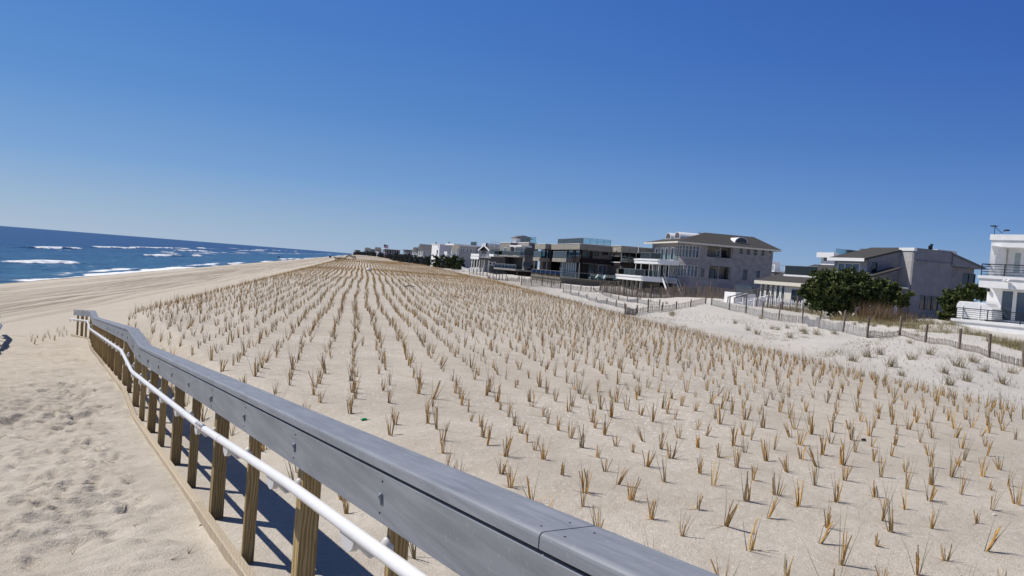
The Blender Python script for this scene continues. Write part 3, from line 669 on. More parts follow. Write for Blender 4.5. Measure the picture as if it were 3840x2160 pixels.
class House:
    """local axes: a inland, b along the front away from the camera, z up; fronts face -a (the sea), sides face -b (the camera)"""
    def __init__(s, name, label, cat, px, dist, rot=0.0, zb=-3.2, group='houses behind the dune'):
        x, y, _ = W((px-1920)/F_PX*dist, dist); s.o = Vector((x, y, CZ+zb)); s.rz = R(rot)
        s.root = thing(name, label, cat, s.o, s.rz, group)
        s.e1 = Vector((math.cos(s.rz), math.sin(s.rz), 0)); s.e2 = Vector((-math.sin(s.rz), math.cos(s.rz), 0))
    def side(s, p, b=0.0):         # pixel -> (a, z) on the plane b = const
        d = ray(*p); t = ((s.o+s.e2*b-CAM).dot(s.e2))/d.dot(s.e2); q = CAM+d*t-s.o; return q.dot(s.e1), q.z
    def front(s, p, a=0.0):        # pixel -> (b, z) on the plane a = const
        d = ray(*p); t = ((s.o+s.e1*a-CAM).dot(s.e1))/d.dot(s.e1); q = CAM+d*t-s.o; return q.dot(s.e2), q.z
    def rect(s, plane, pos, c, x0, x1, y0, y1):
        f = s.side if plane == 's' else s.front; xm, ym = (x0+x1)/2, (y0+y1)/2
        u0 = f(c(x0, ym), pos)[0]; u1 = f(c(x1, ym), pos)[0]; za = f(c(xm, y1), pos)[1]; zb_ = f(c(xm, y0), pos)[1]
        return min(u0, u1), max(u0, u1), min(za, zb_), max(za, zb_)
    def part(s, name, mat, fn, parent=None, **k):
        m = MB(); fn(m); return m.build(name, mat, parent or s.root, **k)
    def box(s, name, mat, *c, parent=None): return s.part(name, mat, lambda m: m.box(*c), parent)
    def wall(s, plane, pos, u0, u1, z0, z1, holes, mat, th=.22, name='wall'):
        m = MB()
        for c in cells(u0, u1, z0, z1, holes):
            if plane == 's': m.box(c[0], c[1], pos, pos+th, c[2], c[3])
            else: m.box(pos, pos+th, c[0], c[1], c[2], c[3])
        return m.build(name, mat, s.root)
    def window(s, plane, pos, r, frame=None, glassm=None, nu=1, nz=1, fw=.07, name='window', rec=.07, kid='pane'):
        u0, u1, z0, z1 = r; frame = frame or M_WTRIM; glassm = glassm or M_PANE; m = MB()
        def bx(mm, a, b_, c, d, p0, p1):
            if plane == 's': mm.box(a, b_, pos+p0, pos+p1, c, d)
            else: mm.box(pos+p0, pos+p1, a, b_, c, d)
        bx(m, u0, u1, z1-fw, z1, -.03, .12); bx(m, u0, u1, z0, z0+fw, -.03, .12)
        bx(m, u0, u0+fw, z0+fw, z1-fw, -.028, .118); bx(m, u1-fw, u1, z0+fw, z1-fw, -.028, .118)
        for i in range(1, nu): q = u0+(u1-u0)*i/nu; bx(m, q-fw/2, q+fw/2, z0+fw, z1-fw, -.02, .115)
        for i in range(1, nz): q = z0+(z1-z0)*i/nz; bx(m, u0+fw, u1-fw, q-fw*.35, q+fw*.35, -.015, .11)
        w = m.build(name, frame, s.root); m = MB(); bx(m, u0+fw*.9, u1-fw*.9, z0+fw*.9, z1-fw*.9, rec, rec+.03); m.build(kid, glassm, w); return w
    def glass_rail(s, pts, z, h=1.0, post=None, every=2.0, pmat=None, rail=True, parent=None, base=.03):
        g = MB(); n = len(pts)
        root = MB()
        for i in range(n-1): root.bar((*pts[i], z+h), (*pts[i+1], z+h), .05, .04)
        ro = root.build('balcony_rail', pmat or M_METAL, parent or s.root)
        for i in range(n-1):
            p, q = Vector((*pts[i], z)), Vector((*pts[i+1], z)); L_ = (q-p).length
            MB().bar(p+Vector((0, 0, h/2+base/2)), q+Vector((0, 0, h/2+base/2)), .02, h-.06-base).build('glass_panel', M_GLASS, ro)
            if post:
                k = max(1, int(round(L_/every)))
                for j in range(k+(1 if i == n-2 else 0)):
                    c = p.lerp(q, j/k); MB().bar(c, c+Vector((0, 0, h-.02)), post, post).build('rail_post', pmat or M_METAL, ro)
        return ro
    def bar_rail(s, pts, z, h, bars, mat, r=.022, every=1.4, pr=.025, name='railing', posts=None):
        m = MB()
        for i in range(len(pts)-1): m.bar((*pts[i], z+h), (*pts[i+1], z+h), 2.2*r, 2.2*r)
        ro = m.build(name, mat, s.root)
        for k in range(bars):
            m = MB()
            for i in range(len(pts)-1): m.bar((*pts[i], z+h*(k+.6)/(bars+.4)), (*pts[i+1], z+h*(k+.6)/(bars+.4)), r, r)
            m.build('rail_bar', mat, ro)
        for i in range(len(pts)-1):
            p, q = Vector((*pts[i], z)), Vector((*pts[i+1], z)); k = max(1, int(round((q-p).length/every)))
            for j in range(k+1 if i == len(pts)-2 else k):
                c = p.lerp(q, j/k); MB().bar(c-Vector((0, 0, .02)), c+Vector((0, 0, h)), pr*2, pr*2).build('rail_post', mat, ro)
        return ro
Z8 = lambda x, y: (2700+x/2.2596, 820+y/2.2596)
Z5 = lambda x, y: (2800+x/5.152, 900+y/5.152)
Z6 = lambda x, y: (3080+x/4.2625, 900+y/4.2625)
Z7 = lambda x, y: (3440+x/2.7875, 820+y/2.7875)
Z4 = lambda x, y: (2380+x/4.6, 870+y/4.6)
G7 = lambda x, y: (2200+x/3.22, 850+y/3.22)
Z3 = lambda x, y: (2100+x/8.05, 880+y/8.05)
Z2 = lambda x, y: (1850+x/8.587, 880+y/8.587)
Z1 = lambda x, y: (1600+x/8.587, 880+y/8.587)
G6 = lambda x, y: (1600+x/3.68, 850+y/3.68)
ZF = lambda x, y: (1200+x/5.8545, 900+y/5.8545)

# ---- white stucco house at the right edge
h = House('beach_house', 'white stucco house with black railed balconies at the right edge', 'house', 3662, 64, 22, -2.9)
zs1 = h.front(Z7(620, 590))[1]; zs0 = h.front(Z7(620, 712))[1]
bE = -16.0
h.part('balcony', M_WHITE, lambda m: (m.box(.0, 3.0, bE, 0, zs0, zs1-.22), m.box(-.10, 3.0, bE, .1, zs1-.22, zs1)))
zl1 = h.front(Z7(365, 1040), -.9)[1]; zl0 = h.front(Z7(365, 1130), -.9)[1]; bl = h.front(Z7(365, 1080), -.9)[0]
h.part('deck', M_WHITE, lambda m: (m.box(-.9, 6, bE, bl, zl0-.9, zl1-.2), m.box(-1.0, 6, bE, bl+.1, zl1-.2, zl1)))
h.part('footing', M_CONC, lambda m: m.box(-.7, 5.8, bE, bl-.6, -1.5, zl0-.9))
up = h.front(Z7(783, 165), 1.3); bp1 = h.front(Z7(845, 400), 1.3)[0]; zpar0 = h.front(Z7(825, 296), 1.3)[1]
h.part('wall', M_WHITE, lambda m: (m.box(1.3, 12, bE, up[0], zpar0, up[1]-.45), m.box(1.2, 12.1, bE, up[0]+.1, up[1]-.45, up[1])), None)
h.part('wall', M_WHITE, lambda m: m.prism([(1.3, up[0]), (2.6, up[0]), (2.6, bp1), (1.75, bp1), (1.4, bp1+.25)], 2, zs1, zpar0))
rU = [h.rect('f', 2.9, Z7, 1000, 1088, 350, 578), h.rect('f', 2.9, Z7, 1104, 1200, 352, 582)]
h.wall('f', 2.9, bE, bp1, zs1, zpar0, rU, M_WHITE)
for r in rU: h.window('f', 2.9, r, M_WTRIM, M_BLIND, name='door')
bw = h.front(Z7(718, 900), 2.2)[0]
rL = [h.rect('f', 2.2, Z7, 868, 1002, 748, 1056), h.rect('f', 2.2, Z7, 1020, 1150, 762, 1072)]
rL = [(a, b, zl1+.12, d) for a, b, c_, d in rL]
h.wall('f', 2.2, bE, bw, zl1, zs0, rL, M_WHITE)
for r in rL: h.window('f', 2.2, r, M_WTRIM, M_PANEB, name='door')
h.part('wall', M_WHITE, lambda m: m.box(2.45, 12, bw-.22, bw, zl1, zs0))
h.part('wall', M_WHITE, lambda m: m.box(3.12, 12, up[0]-.3, up[0], zs1, zpar0))
def bpx(x, a): return h.front(Z7(x, 540), a)[0]
def blx(x, a): return h.front(Z7(x, 1000), a)[0]
zr = h.front(Z7(680, 473), .1)[1]-zs1
b0r = bpx(672, .1)
h.bar_rail([(2.0, b0r), (.1, b0r), (.1, bE+.2)], zs1, zr, 4, M_BLKMET, .035, 1.75, .03)
zr = h.front(Z7(415, 930), -.7)[1]-zl1
b0r = blx(408, -.7)
h.bar_rail([(1.5, b0r), (-.7, b0r), (-.7, bE+.2)], zl1, zr, 5, M_BLKMET, .03, 2.3, .03)
def flood(m):
    b, z = h.front(Z7(945, 655), -.1)
    m.box(-.16, -.1, b-.12, b+.12, z-.1, z+.1); m.ellipsoid((-.3, b+.16, z+.02), (.14, .12, .12)); m.ellipsoid((-.3, b-.16, z+.03), (.14, .12, .12)); m.bar((-.12, b, z), (-.3, b+.14, z), .05, .05); m.bar((-.12, b, z), (-.3, b-.14, z), .05, .05)
h.part('floodlight', M_WTRIM, flood)
h.part('wall_lamp', M_BLKMET, lambda m: (lambda q: m.ellipsoid((2.05, q[0], q[1]), (.14, .14, .16)))(h.front(Z7(745, 745), 2.1)))
h.part('bracket', M_WHITE, lambda m: (lambda q: m.prism([(.75, q[1]+.35), (1.3, q[1]+.35), (1.3, q[1]-.35)], 1, q[0]-.5, q[0]-.1))(h.front(Z7(795, 335), 1.3)))
def vane(m):
    b, z = h.front(Z7(805, 160), 2.5); zt = h.front(Z7(805, 90), 2.5)[1]
    m.tube([(2.5, b, z-.6), (2.5, b, zt)], .025, 6); m.tube([(2.5, b+.28, zt+.1), (2.5, b-.28, zt+.1)], .03, 6); m.tube([(2.5, b, z+.6), (2.5, b-.55, zt-.45), (2.5, b-.9, zt-.25)], .025, 6)
    m.ellipsoid((2.5, b-.95, zt-.25), (.2, .24, .08)); m.ellipsoid((2.5, b+.1, zt+.1), (.18, .3, .07))
h.part('weather_vane', M_BLKMET, vane)
H1 = h
# rounded canvas cover on its lower deck
def cover(m):
    def fb(x, y): return h.front(Z7(x, y), .35)
    q = [fb(403, 1035), fb(403, 945), fb(409, 900), fb(424, 868), fb(440, 860), fb(560, 868), fb(712, 882), fb(745, 920), fb(785, 952), fb(785, 1060)]
    q = [(b, max(z, zl1+.005)) for b, z in q]; m.prism(q, 0, .35, 2.0)
t = thing('patio_cover', 'white rounded canvas cover standing on the lower deck of the white house', 'cover', h.o, h.rz)
m = MB(); cover(m); m.build('canvas', M_WTRIM, t, bevel=.06)
for bx_ in (0, 1):
    m = MB(); q = h.front(Z7(470+bx_*180, 1000), .35); m.box(.30, .352, q[0]-.04, q[0]+.04, zl1, q[1]+.75); m.build('seam', M_WHITE, t)

# ---- grey clapboard house with shed roofs
h = House('beach_house', 'grey clapboard house with rising shed roofs and low white windowed wing', 'house', 3243, 92, 8, -2.9)
zb = -2.5
ad = h.side(Z6(1380, 300))[0]                      # where the tall block begins
eaveU = h.front(Z6(640, 322), 0)[1]
bU = h.front(Z6(205, 400), 0)[0]
rk0 = h.side(Z6(650, 290)); rk1 = h.side(Z6(1410, 122))
def shed(m, a0, z0, a1, z1, b0, b1, th=.22):
    m.prism([(a0, z0), (a1, z1), (a1, z1-th), (a0, z0-th)], 1, b0, b1)
h.part('roof', M_ROOF, lambda m: shed(m, -.75, rk0[1], rk1[0], rk1[1], -.12, bU+.4))
h.part('fascia', M_WTRIM, lambda m: m.box(-.80, -.752, -.14, bU+.42, rk0[1]-.36, rk0[1]+.02))
zat = lambda a: rk0[1]+(rk1[1]-rk0[1])*(a+.75)/(rk1[0]+.75)-.23
rs1 = h.rect('s', 0, Z6, 800, 892, 352, 540); rs2 = h.rect('s', 0, Z6, 1342, 1412, 395, 622)
def sidewall(m):
    us = sorted([0, rs1[0], rs1[1], rs2[0], rs2[1], ad+1.2])
    for i in range(len(us)-1):
        a0, a1 = us[i], us[i+1]; hole = rs1 if i == 1 else rs2 if i == 3 else None
        segs = [(zb, None)] if hole is None else [(zb, hole[2]), (hole[3], None)]
        for z0, z1 in segs:
            m.prism([(a0, z0), (a1, z0), (a1, zat(a1) if z1 is None else z1), (a0, zat(a0) if z1 is None else z1)], 1, 0, .2)
h.part('wall', M_GREYSID, sidewall)
h.window('s', 0, rs1, M_CHAR, M_PANE, name='window'); h.window('s', 0, rs2, M_CHAR, M_PANE, name='window')
zsill = h.front(Z6(500, 560), 0)[1]
rw = (h.front(Z6(620, 430), 0)[0], h.front(Z6(262, 430), 0)[0], zsill, eaveU-.35)
h.wall('f', 0, .2, bU, zb, zat(0), [rw], M_LTGREY)
h.window('f', 0, rw, M_WTRIM, M_PANEB, nu=3, fw=.14)
h.part('wall', M_GREYSID, lambda m: (m.prism([(.25, zb), (rk1[0]-.1, zb), (rk1[0]-.1, zat(rk1[0]-.1)), (.25, zat(.25))], 1, bU-.2, bU), m.box(rk1[0]-.3, rk1[0]-.1, .2, bU-.2, zb, zat(rk1[0]-.3))))
# tall block standing proud towards the camera
bB = -1.9; aB0, zB1 = h.side(Z6(1492, 140), bB); aB1 = h.side(Z8(1965, 300), bB)[0]; aB2, zB2 = h.side(Z8(2220, 412), bB)
ws = [h.rect('s', bB, Z8, 1692, 1740, 650, 772), h.rect('s', bB, Z8, 1752, 1796, 654, 774), h.rect('s', bB, Z8, 1803, 1850, 657, 777)]
ab2 = h.side(Z8(1950, 600), bB)[0]
h.wall('s', bB, aB0, ab2, zb, zB1-.01, ws, M_GREYSID)
for r in ws: h.window('s', bB, r, M_CHAR, M_PANE)
h.part('wall', M_LTGREY, lambda m: m.box(aB0-.02, aB0+.2, bB+.22, 0, zb+3.2, zB1-.25))
h.part('parapet', M_WTRIM, lambda m: (m.box(aB0-.12, aB0+.3, bB-.06, .3, zB1-.25, zB1+.12),))
h.part('parapet', M_GREYSID, lambda m: (m.box(aB0+.3, aB1, bB-.05, bB+.2, zB1, zB1+.12), ))
h.part('ledge', M_GREYSID, lambda m: (lambda z: m.box(aB0+.05, ab2, bB-.14, bB, z-.1, z))(h.side(Z8(1700, 357), bB)[1]))
h.part('balcony', M_WTRIM, lambda m: (lambda q: (m.box(aB0-1.7, aB0-.02, bB+.3, -.02, q-.15, q+.02), m.box(aB0-1.7, aB0-1.5, bB+.3, -.02, zb, q-.15)))(h.side(Z6(1400, 765), -.6)[1]))
h.part('roof', M_ROOF2, lambda m: (m.box(aB0+.2, aB1, bB+.2, 7, zB1-.12, zB1-.02), m.prism([(aB1, zB1), (aB2+.5, zB2), (aB2+.5, zB2-.25), (aB1, zB1-.25)], 1, bB-.1, 7)))
wl2 = h.rect('s', bB+1.2, Z8, 2058, 2162, 465, 558)
zt2 = lambda a: zB1+(zB2-zB1)*(a-aB1)/(aB2+.5-aB1)-.27
aE = aB2+.2
h.wall('s', bB+1.2, ab2, aE, zb, zt2(aE)-.02, [wl2], M_GREYSID)
h.part('wall', M_GREYSID, lambda m: m.prism([(aB1, zt2(aB1)), (aE, zt2(aE)), (aE, zt2(aE)-.02), (aB1, zt2(aE)-.02)], 1, bB, bB+.2))
h.part('wall', M_GREYSID, lambda m: (m.box(aE-.2, aE, bB+1.42, 7, zb, zt2(aE)-.02), m.box(ab2-.2, ab2, bB+.22, bB+1.2, zb, zt2(aE)-.02), m.box(aB0, aE-.2, 6.8, 7, zb, zt2(aE)-.02)))
h.window('s', bB+1.2, wl2, M_CHAR, M_PANE, nu=2)
for x_ in (1773, 1790):
    q = h.side(Z8(x_, 262), 2); q2 = h.side(Z8(x_, 215 if x_ > 1780 else 228), 2)
    h.part('vent_pipe', M_BLKMET, lambda m: (m.tube([(q[0], 2, q[1]-.6), (q[0], 2, q2[1])], .13, 8), m.tube([(q[0], 2, q2[1]-.12), (q[0], 2, q2[1])], .2, 8) if x_ > 1780 else None))
h.part('skylight', M_WTRIM, lambda m: (lambda q: m.box(q[0]-1.6, q[0]+1.6, 2, 4, q[1]-.5, q[1]))(h.side(Z8(1870, 268), 3)))
# low wing towards the sea
aL = -5.2
bF, zE = h.front(Z5(270, 835), aL); bN = h.front(Z5(1340, 900), aL)[0]
er = h.side(Z5(160, 775), bF+.6); er2 = h.side(Z5(1640, 385), bF+.6)
slope = (er2[1]-er[1])/(er2[0]-er[0]); za = lambda a: er[1]+slope*(a-er[0])
bNn = min(bN, -1.0)
h.part('roof', M_ROOF, lambda m: m.prism([(er[0], za(er[0])), (3.5, za(3.5)), (3.5, za(3.5)-.2), (er[0], za(er[0])-.2)], 1, bNn-.6, bF+.6))
h.part('fascia', M_CREAM, lambda m: m.box(er[0]-.06, er[0]-.005, bNn-.6, bF+.65, za(er[0])-.42, za(er[0])))
h.part('wall', M_LTGREY, lambda m: (m.prism([(aL+.2, zb), (-.02, zb), (-.02, za(-.02)-.22), (aL+.2, za(aL+.2)-.22)], 1, bF-.2, bF), m.prism([(aL+.2, zb), (-.02, zb), (-.02, za(-.02)-.22), (aL+.2, za(aL+.2)-.22)], 1, bNn, bNn+.2)))
rws = []
for k in range(5):
    x0 = 268+k*98; rws.append((h.front(Z5(x0+84, 1000), aL)[0], h.front(Z5(x0+2, 1000), aL)[0], h.front(Z5(x0+40, 1170+k*12), aL)[1], h.front(Z5(x0+40, 835+k*8), aL)[1]))
ro = (h.front(Z5(1120, 1080), aL)[0], h.front(Z5(850, 1080), aL)[0], h.front(Z5(980, 1222), aL)[1], h.front(Z5(980, 948), aL)[1])
h.wall('f', aL, bNn, bF, zb, za(aL)-.2, rws+[ro], M_CREAM)
for r in rws: h.window('f', aL, r, M_WTRIM, M_PANEG, fw=.12)
h.window('f', aL, ro, M_WTRIM, M_PANE, name='patio_door', fw=.06)
ql = h.front(Z5(740, 780), -2.6); qz = za(-2.6)
bR0 = h.front(Z5(1345, 800), -2.8)[0]
h.part('roof_deck', M_WTRIM, lambda m: m.box(-2.9, -2.7, bR0, ql[0], qz-.35, qz+.12))
h.glass_rail([(-2.8, bR0), (-2.8, ql[0])], qz+.12, 1.15)
# deck in front with white fence and steps
zd = h.front(Z5(600, 1190), aL-1.5)[1]
h.part('terrace', M_CONC, lambda m: m.box(aL-2.8, aL-.02, bNn, bF+1.5, zb+.2, zd))
GREYH = h

# ---- three-storey shingle house with hip roof
h = House('beach_house', 'three storey grey shingle house with dark hip roof and curved corner bay', 'house', 2545, 132, 0, -3.2)
zb = -1.0
ze = h.side(Z4(1600, 236), 0)[1]; aE = h.side(Z4(2385, 420), 0)[0]; bE = 14.0
zp3 = h.side(Z4(1450, 442), 0)[1]; zp2 = h.side(Z4(1500, 812), 0)[1]; zc2 = h.side(Z4(1450, 592), 0)[1]
rec3 = (h.side(Z4(1252, 340))[0], h.side(Z4(1690, 340))[0], zp3, ze-.35)
rec2 = (h.side(Z4(1285, 700))[0], h.side(Z4(1650, 700))[0], zp2, zc2)
w5 = [h.rect('s', 0, Z4, x0, x1, y0, y1) for x0, x1, y0, y1 in [(1800, 1872, 278, 385), (1928, 1995, 288, 402), (2050, 2120, 294, 408), (2178, 2245, 302, 418), (2308, 2368, 312, 368)]]
lou = h.rect('s', 0, Z4, 1128, 1212, 622, 782); d2 = [h.rect('s', 0, Z4, 1858, 1942, 640, 842), h.rect('s', 0, Z4, 2088, 2166, 660, 795)]
h.wall('s', 0, 3, aE, zb, ze, [rec3, rec2, lou]+w5+d2, M_SHINGLE)
for r in w5: h.window('s', 0, r, M_GREYTAN, M_PANE, nz=2, fw=.09)
h.window('s', 0, lou, M_SHINGLE, M_PANEG, nz=7, fw=.1, name='louver')
for r in d2: h.window('s', 0, r, M_SHINGLE, M_PANE, nz=2, fw=.08)
for rc, doors in ((rec3, [(1405, 1472, 310, 432), (1490, 1578, 315, 438)]), (rec2, [(1292, 1380, 640, 800), (1540, 1615, 640, 818)])):
    h.part('balcony', M_GREYTAN, lambda m: (m.box(rc[0]-.1, rc[1]+.1, 1.8, 2.0, rc[2], rc[3]), m.box(rc[0]-.1, rc[1]+.1, .22, 1.8, rc[2]-1.2, rc[2]-.95), m.box(rc[0]-.2, rc[0]-.1, .22, 1.8, rc[2]-.95, rc[3]), m.box(rc[1]+.1, rc[1]+.2, .22, 1.8, rc[2]-.95, rc[3])))
    for x0, x1, y0, y1 in doors:
        r = h.rect('s', 1.8, Z4, x0, x1, y0, y1); h.window('s', 1.66, r, M_WTRIM if x1-x0 < 70 else M_CHAR, M_PANE if x1-x0 > 68 else M_PANEG, name='door')
for x_ in (1480, 1668):
    a_ = h.side(Z4(x_, 340), .1)[0]; h.part('column', M_GREYTAN, lambda m: m.box(a_-.08, a_+.08, .04, .2, zp3, ze-.35))
for x_ in (1440, 1630):
    a_ = h.side(Z4(x_, 700), .1)[0]; h.part('column', M_SHINGLE, lambda m: m.box(a_-.08, a_+.08, .04, .2, zp2, zc2))
# curved bay at the corner
RB = 3.0
def arc(m, z0, z1, r=RB, n=12, cx=RB, cy=RB, th=.2):
    vs = []; fs = []
    for k in range(n+1):
        t = R(180+90*k/n)
        for rr in (r, r-th):
            for z in (z0, z1): vs.append((cx+rr*math.cos(t), cy+rr*math.sin(t), z))
    for k in range(n):
        o = k*4; p = o+4; fs += [(o, p, p+1, o+1), (o+2, o+3, p+3, p+2), (o+1, p+1, p+3, o+3), (o, o+2, p+2, p)]
    fs += [(0, 1, 3, 2), (n*4, n*4+2, n*4+3, n*4+1)]
    m.add(vs, fs)
zA = h.side(Z4(1000, 780), 0)[1]; zB = h.side(Z4(1000, 572), 0)[1]; zC = h.side(Z4(1000, 452), 0)[1]; zDp = ze-.45
for z0, z1 in ((zb, zA), (zB, zC), (zDp, ze)): h.part('wall', M_SHINGLE, lambda m: arc(m, z0, z1))
for z0, z1, nn in ((zA, zB, 2), (zC, zDp, 2)):
    def frm(m):
        arc(m, z0, z0+.14, RB+.05); arc(m, z1-.14, z1, RB+.05)
        for k in range(0, 9):
            t = R(180+90*k/8); c, s_ = math.cos(t), math.sin(t); m.bar((RB+(RB-.05)*c, RB+(RB-.05)*s_, z0), (RB+(RB-.05)*c, RB+(RB-.05)*s_, z1), .17, .17)
        arc(m, z0+(z1-z0)*.66, z0+(z1-z0)*.66+.09, RB+.02, th=.1)
    w = h.part('bay_window', M_LTGREY if nn else M_WTRIM, frm); h.part('pane', M_PANEB, lambda m: arc(m, z0+.1, z1-.1, RB-.08, th=.06), w)
for z0, z1, xs_ in ((zA, zB, None),): pass
# front wall with doors
df = [(x0, x1) for x0, x1 in ((5.0, 6.6), (7.6, 9.2), (11.2, 12.2))]
zdk1 = h.front(G7(1000, 620), 0)[1]; zdk2 = h.front(G7(1050, 412), 0)[1]
hol = [(u0, u1, zdk1+.05, zdk1+2.4) for u0, u1 in df]+[(u0, u1, zdk2+.05, zdk2+2.3) for u0, u1 in ((3.6, 5.0), (6.2, 7.6), (8.2, 9.6), (11, 12.4))]
h.wall('f', 0, RB, bE, zb, ze, hol, M_SHINGLE)
for i, r in enumerate(hol): h.window('f', 0, r, M_WTRIM, M_PANE if i < 3 else M_PANEB, name='door', fw=.1)
h.part('wall', M_SHINGLE, lambda m: (m.box(.22, aE, bE-.2, bE, zb, ze), m.box(aE-.2, aE, .22, bE-.199, zb, ze)))
def deck(m, a0, z, b0, b1, th):
    n = 10; pts = [(0, b0), (a0+1.2, b0)]
    for k in range(n+1): t = k/n; pts.append((a0+.9*(2*t-1)**2-.0, b0+.3+(b1-b0-.6)*t))
    pts += [(a0+1.2, b1), (0, b1)]
    m.prism([(a-.02, b) for a, b in pts], 2, z-th, z-.28); m.prism([(a-.02-(.12 if a < -.5 else 0), b) for a, b in pts], 2, z-.28, z)
aD2 = h.side(G7(640, 470), 1.0)[0]; aD1 = h.side(G7(560, 650), 1.0)[0]
h.part('balcony', M_WTRIM, lambda m: deck(m, -4.6, zdk2, .8, bE-1, .8)); h.part('deck', M_WTRIM, lambda m: deck(m, -7.2, zdk1, 1.0, bE+1, .85))
h.glass_rail([(-.2, 1.0), (-3.3, 1.0), (-4.2, 3.5), (-4.6, 7), (-4.2, 10.5), (-3.4, bE-1.2), (-.2, bE-1.2)], zdk2, 1.05, .04, 3)
h.glass_rail([(-3.4, 1.2), (-5.8, 1.2), (-6.8, 3.5), (-7.1, 8), (-6.8, 12), (-5.9, bE+.8), (-.2, bE+.8)], zdk1, 1.05, .04, 3)
for a_, b_ in ((-3.4, 1.3), (-4.2, 3.6), (-4.45, 7), (-4.2, 10.4), (-3.4, 12.6), (-1.6, 1.3)): h.part('column', M_WTRIM, lambda m: m.tube([(a_, b_, zdk1-.02), (a_, b_, zdk2-.75)], .06, 8))
h.part('column', M_WTRIM, lambda m: m.tube([(-3.3, 12.2, zdk2-.02), (-3.3, 12.2, ze-.2)], .07, 8))
for k in range(6): h.part('pile', M_CONC, lambda m: m.box(-6.3, -5.9, 1.6+2.3*k, 2.0+2.3*k, zb, zdk1-.86))
h.part('skirting', M_TAN, lambda m: m.box(-3.0, -2.9, 1.5, bE-1, zb, zdk1-.88))
# steps down from the deck
def steps(m):
    for k in range(11): m.box(-2.6, -.6, .85-.36*(k+1), .85-.36*k+.02, zdk1-.30*(k+1)-.06, zdk1-.30*(k+1))
st = h.part('steps', M_CONC, steps)
for a_ in (-2.75, -.45):
    h.part('stringer', M_WTRIM, lambda m: m.bar((a_, .9, zdk1-.12), (a_, -3.1, zdk1-3.45), .12, .34), st)
    h.part('stair_rail', M_METAL, lambda m: m.bar((a_, .9, zdk1+1.0), (a_, -3.1, zdk1-2.35), .06, .06), st)
    h.part('glass_panel', M_GLASS, lambda m: m.add([(a_, .9, zdk1+.1), (a_, -3.1, zdk1-3.2), (a_, -3.1, zdk1-2.4), (a_, .9, zdk1+.95)], [(0, 1, 2, 3)]), st)
# hip roof
r1 = h.side(Z4(1210, 62), 6.5); r2 = h.side(Z4(2050, 130), 6.5); zr_ = (r1[1]+r2[1])/2+.5
E = (-1.3, aE+1.0, -.9, bE+.9)
def hip(m):
    z0 = ze+.02; vs = [(E[0], E[2], z0), (E[1], E[2], z0), (E[1], E[3], z0), (E[0], E[3], z0), (r1[0], 6.5, zr_), (r2[0], 6.5, zr_)]
    m.add(vs, [(0, 1, 5, 4), (1, 2, 5), (2, 3, 4, 5), (3, 0, 4), (3, 2, 1, 0)])
rf = h.part('roof', M_ROOF, hip)
h.part('fascia', M_CREAM, lambda m: (m.box(E[0], E[1], E[2], E[2]+.12, ze-.26, ze), m.box(E[0], E[0]+.12, E[2]+.12, E[3], ze-.26, ze), m.box(E[1]-.12, E[1], E[2]+.12, E[3], ze-.26, ze), m.box(E[0]+.12, E[1]-.12, E[2]+.12, E[3]-.02, ze-.1, ze-.02)))
def barrel(m, c, r, L_, ax, squash=.85):
    pr = [(-r, 0)]+[(-r*math.cos(R(k)), r*squash*math.sin(R(k))) for k in range(15, 180, 15)]+[(r, 0)]
    if ax == 0: m.prism([(c[1]+u, c[2]+v) for u, v in pr], 0, c[0], c[0]+L_)
    else: m.prism([(c[0]+u, c[2]+v) for u, v in pr], 1, c[1], c[1]+L_)
def roofz(a, b):
    k1 = (a-E[0])/(r1[0]-E[0]); k2 = (b-E[2])/(6.5-E[2]); k3 = (E[3]-b)/(E[3]-6.5); return ze+(zr_-ze)*min(k1, k2, k3, 1)
for x_, y_, bb in ((712, 150, 9.0), (912, 130, 5.6)):
    a_, z_ = 0, 0
    aa = .9 if bb > 7 else 1.2
    zz = roofz(aa, 6.5)+.05; r_ = 1.35
    dm = h.part('dormer', M_WTRIM, lambda m: barrel(m, (aa, bb, zz), r_, 5.0, 0)); h.part('louver', M_CHAR, lambda m: barrel(m, (aa-.04, bb, zz+.12), r_-.25, .05, 0), dm)
ad_ = h.side(Z4(1850, 210), 1.0)
dm = h.part('dormer', M_WTRIM, lambda m: barrel(m, (ad_[0], 1.2, roofz(ad_[0], 1.2)+.05), 1.25, 3.2, 1, .8)); h.part('louver', M_CHAR, lambda m: barrel(m, (ad_[0], 1.16, roofz(ad_[0], 1.2)+.12), 1.05, .05, 1, .8), dm)
q = h.side(Z4(1120, 15), 7.5); h.part('vent_pipe', M_BLKMET, lambda m: (m.tube([(q[0], 7.5, zr_-1.5), (q[0], 7.5, q[1])], .18, 8), m.tube([(q[0], 7.5, q[1]-.15), (q[0], 7.5, q[1])], .27, 8)))
SHING = h
# ---- modern brown and taupe house
h = House('beach_house', 'low modern dark brown house with taupe roof bands and glass balconies', 'house', 2161, 148, 3, -3.2)
zb = -1.0
zt, zf = h.side(Z3(495, 262))[1], h.side(Z3(500, 437))[1]
aS = h.side(Z3(1625, 400))[0]; bF = h.front(G6(1720, 270))[0]
z2f = h.side(Z3(600, 690), .5)[1]; z1c = h.side(Z3(600, 845), .5)[1]; zdk = h.side(Z3(700, 1335), .5)[1]
aR = aS+12; bR = bF+8
h.part('roof', M_TAUPE, lambda m: (m.box(0, .25, 0, bF, zf, zt), m.box(.25, aS+1, 0, .25, zf, zt), m.box(.25, aR, .25, bR, zf+.05, zt-.35)))
h.part('roof_edge', M_WTRIM, lambda m: (m.box(-.06, .3, -.06, bF, zt, zt+.07), m.box(.3, aS, -.06, .3, zt, zt+.07)))
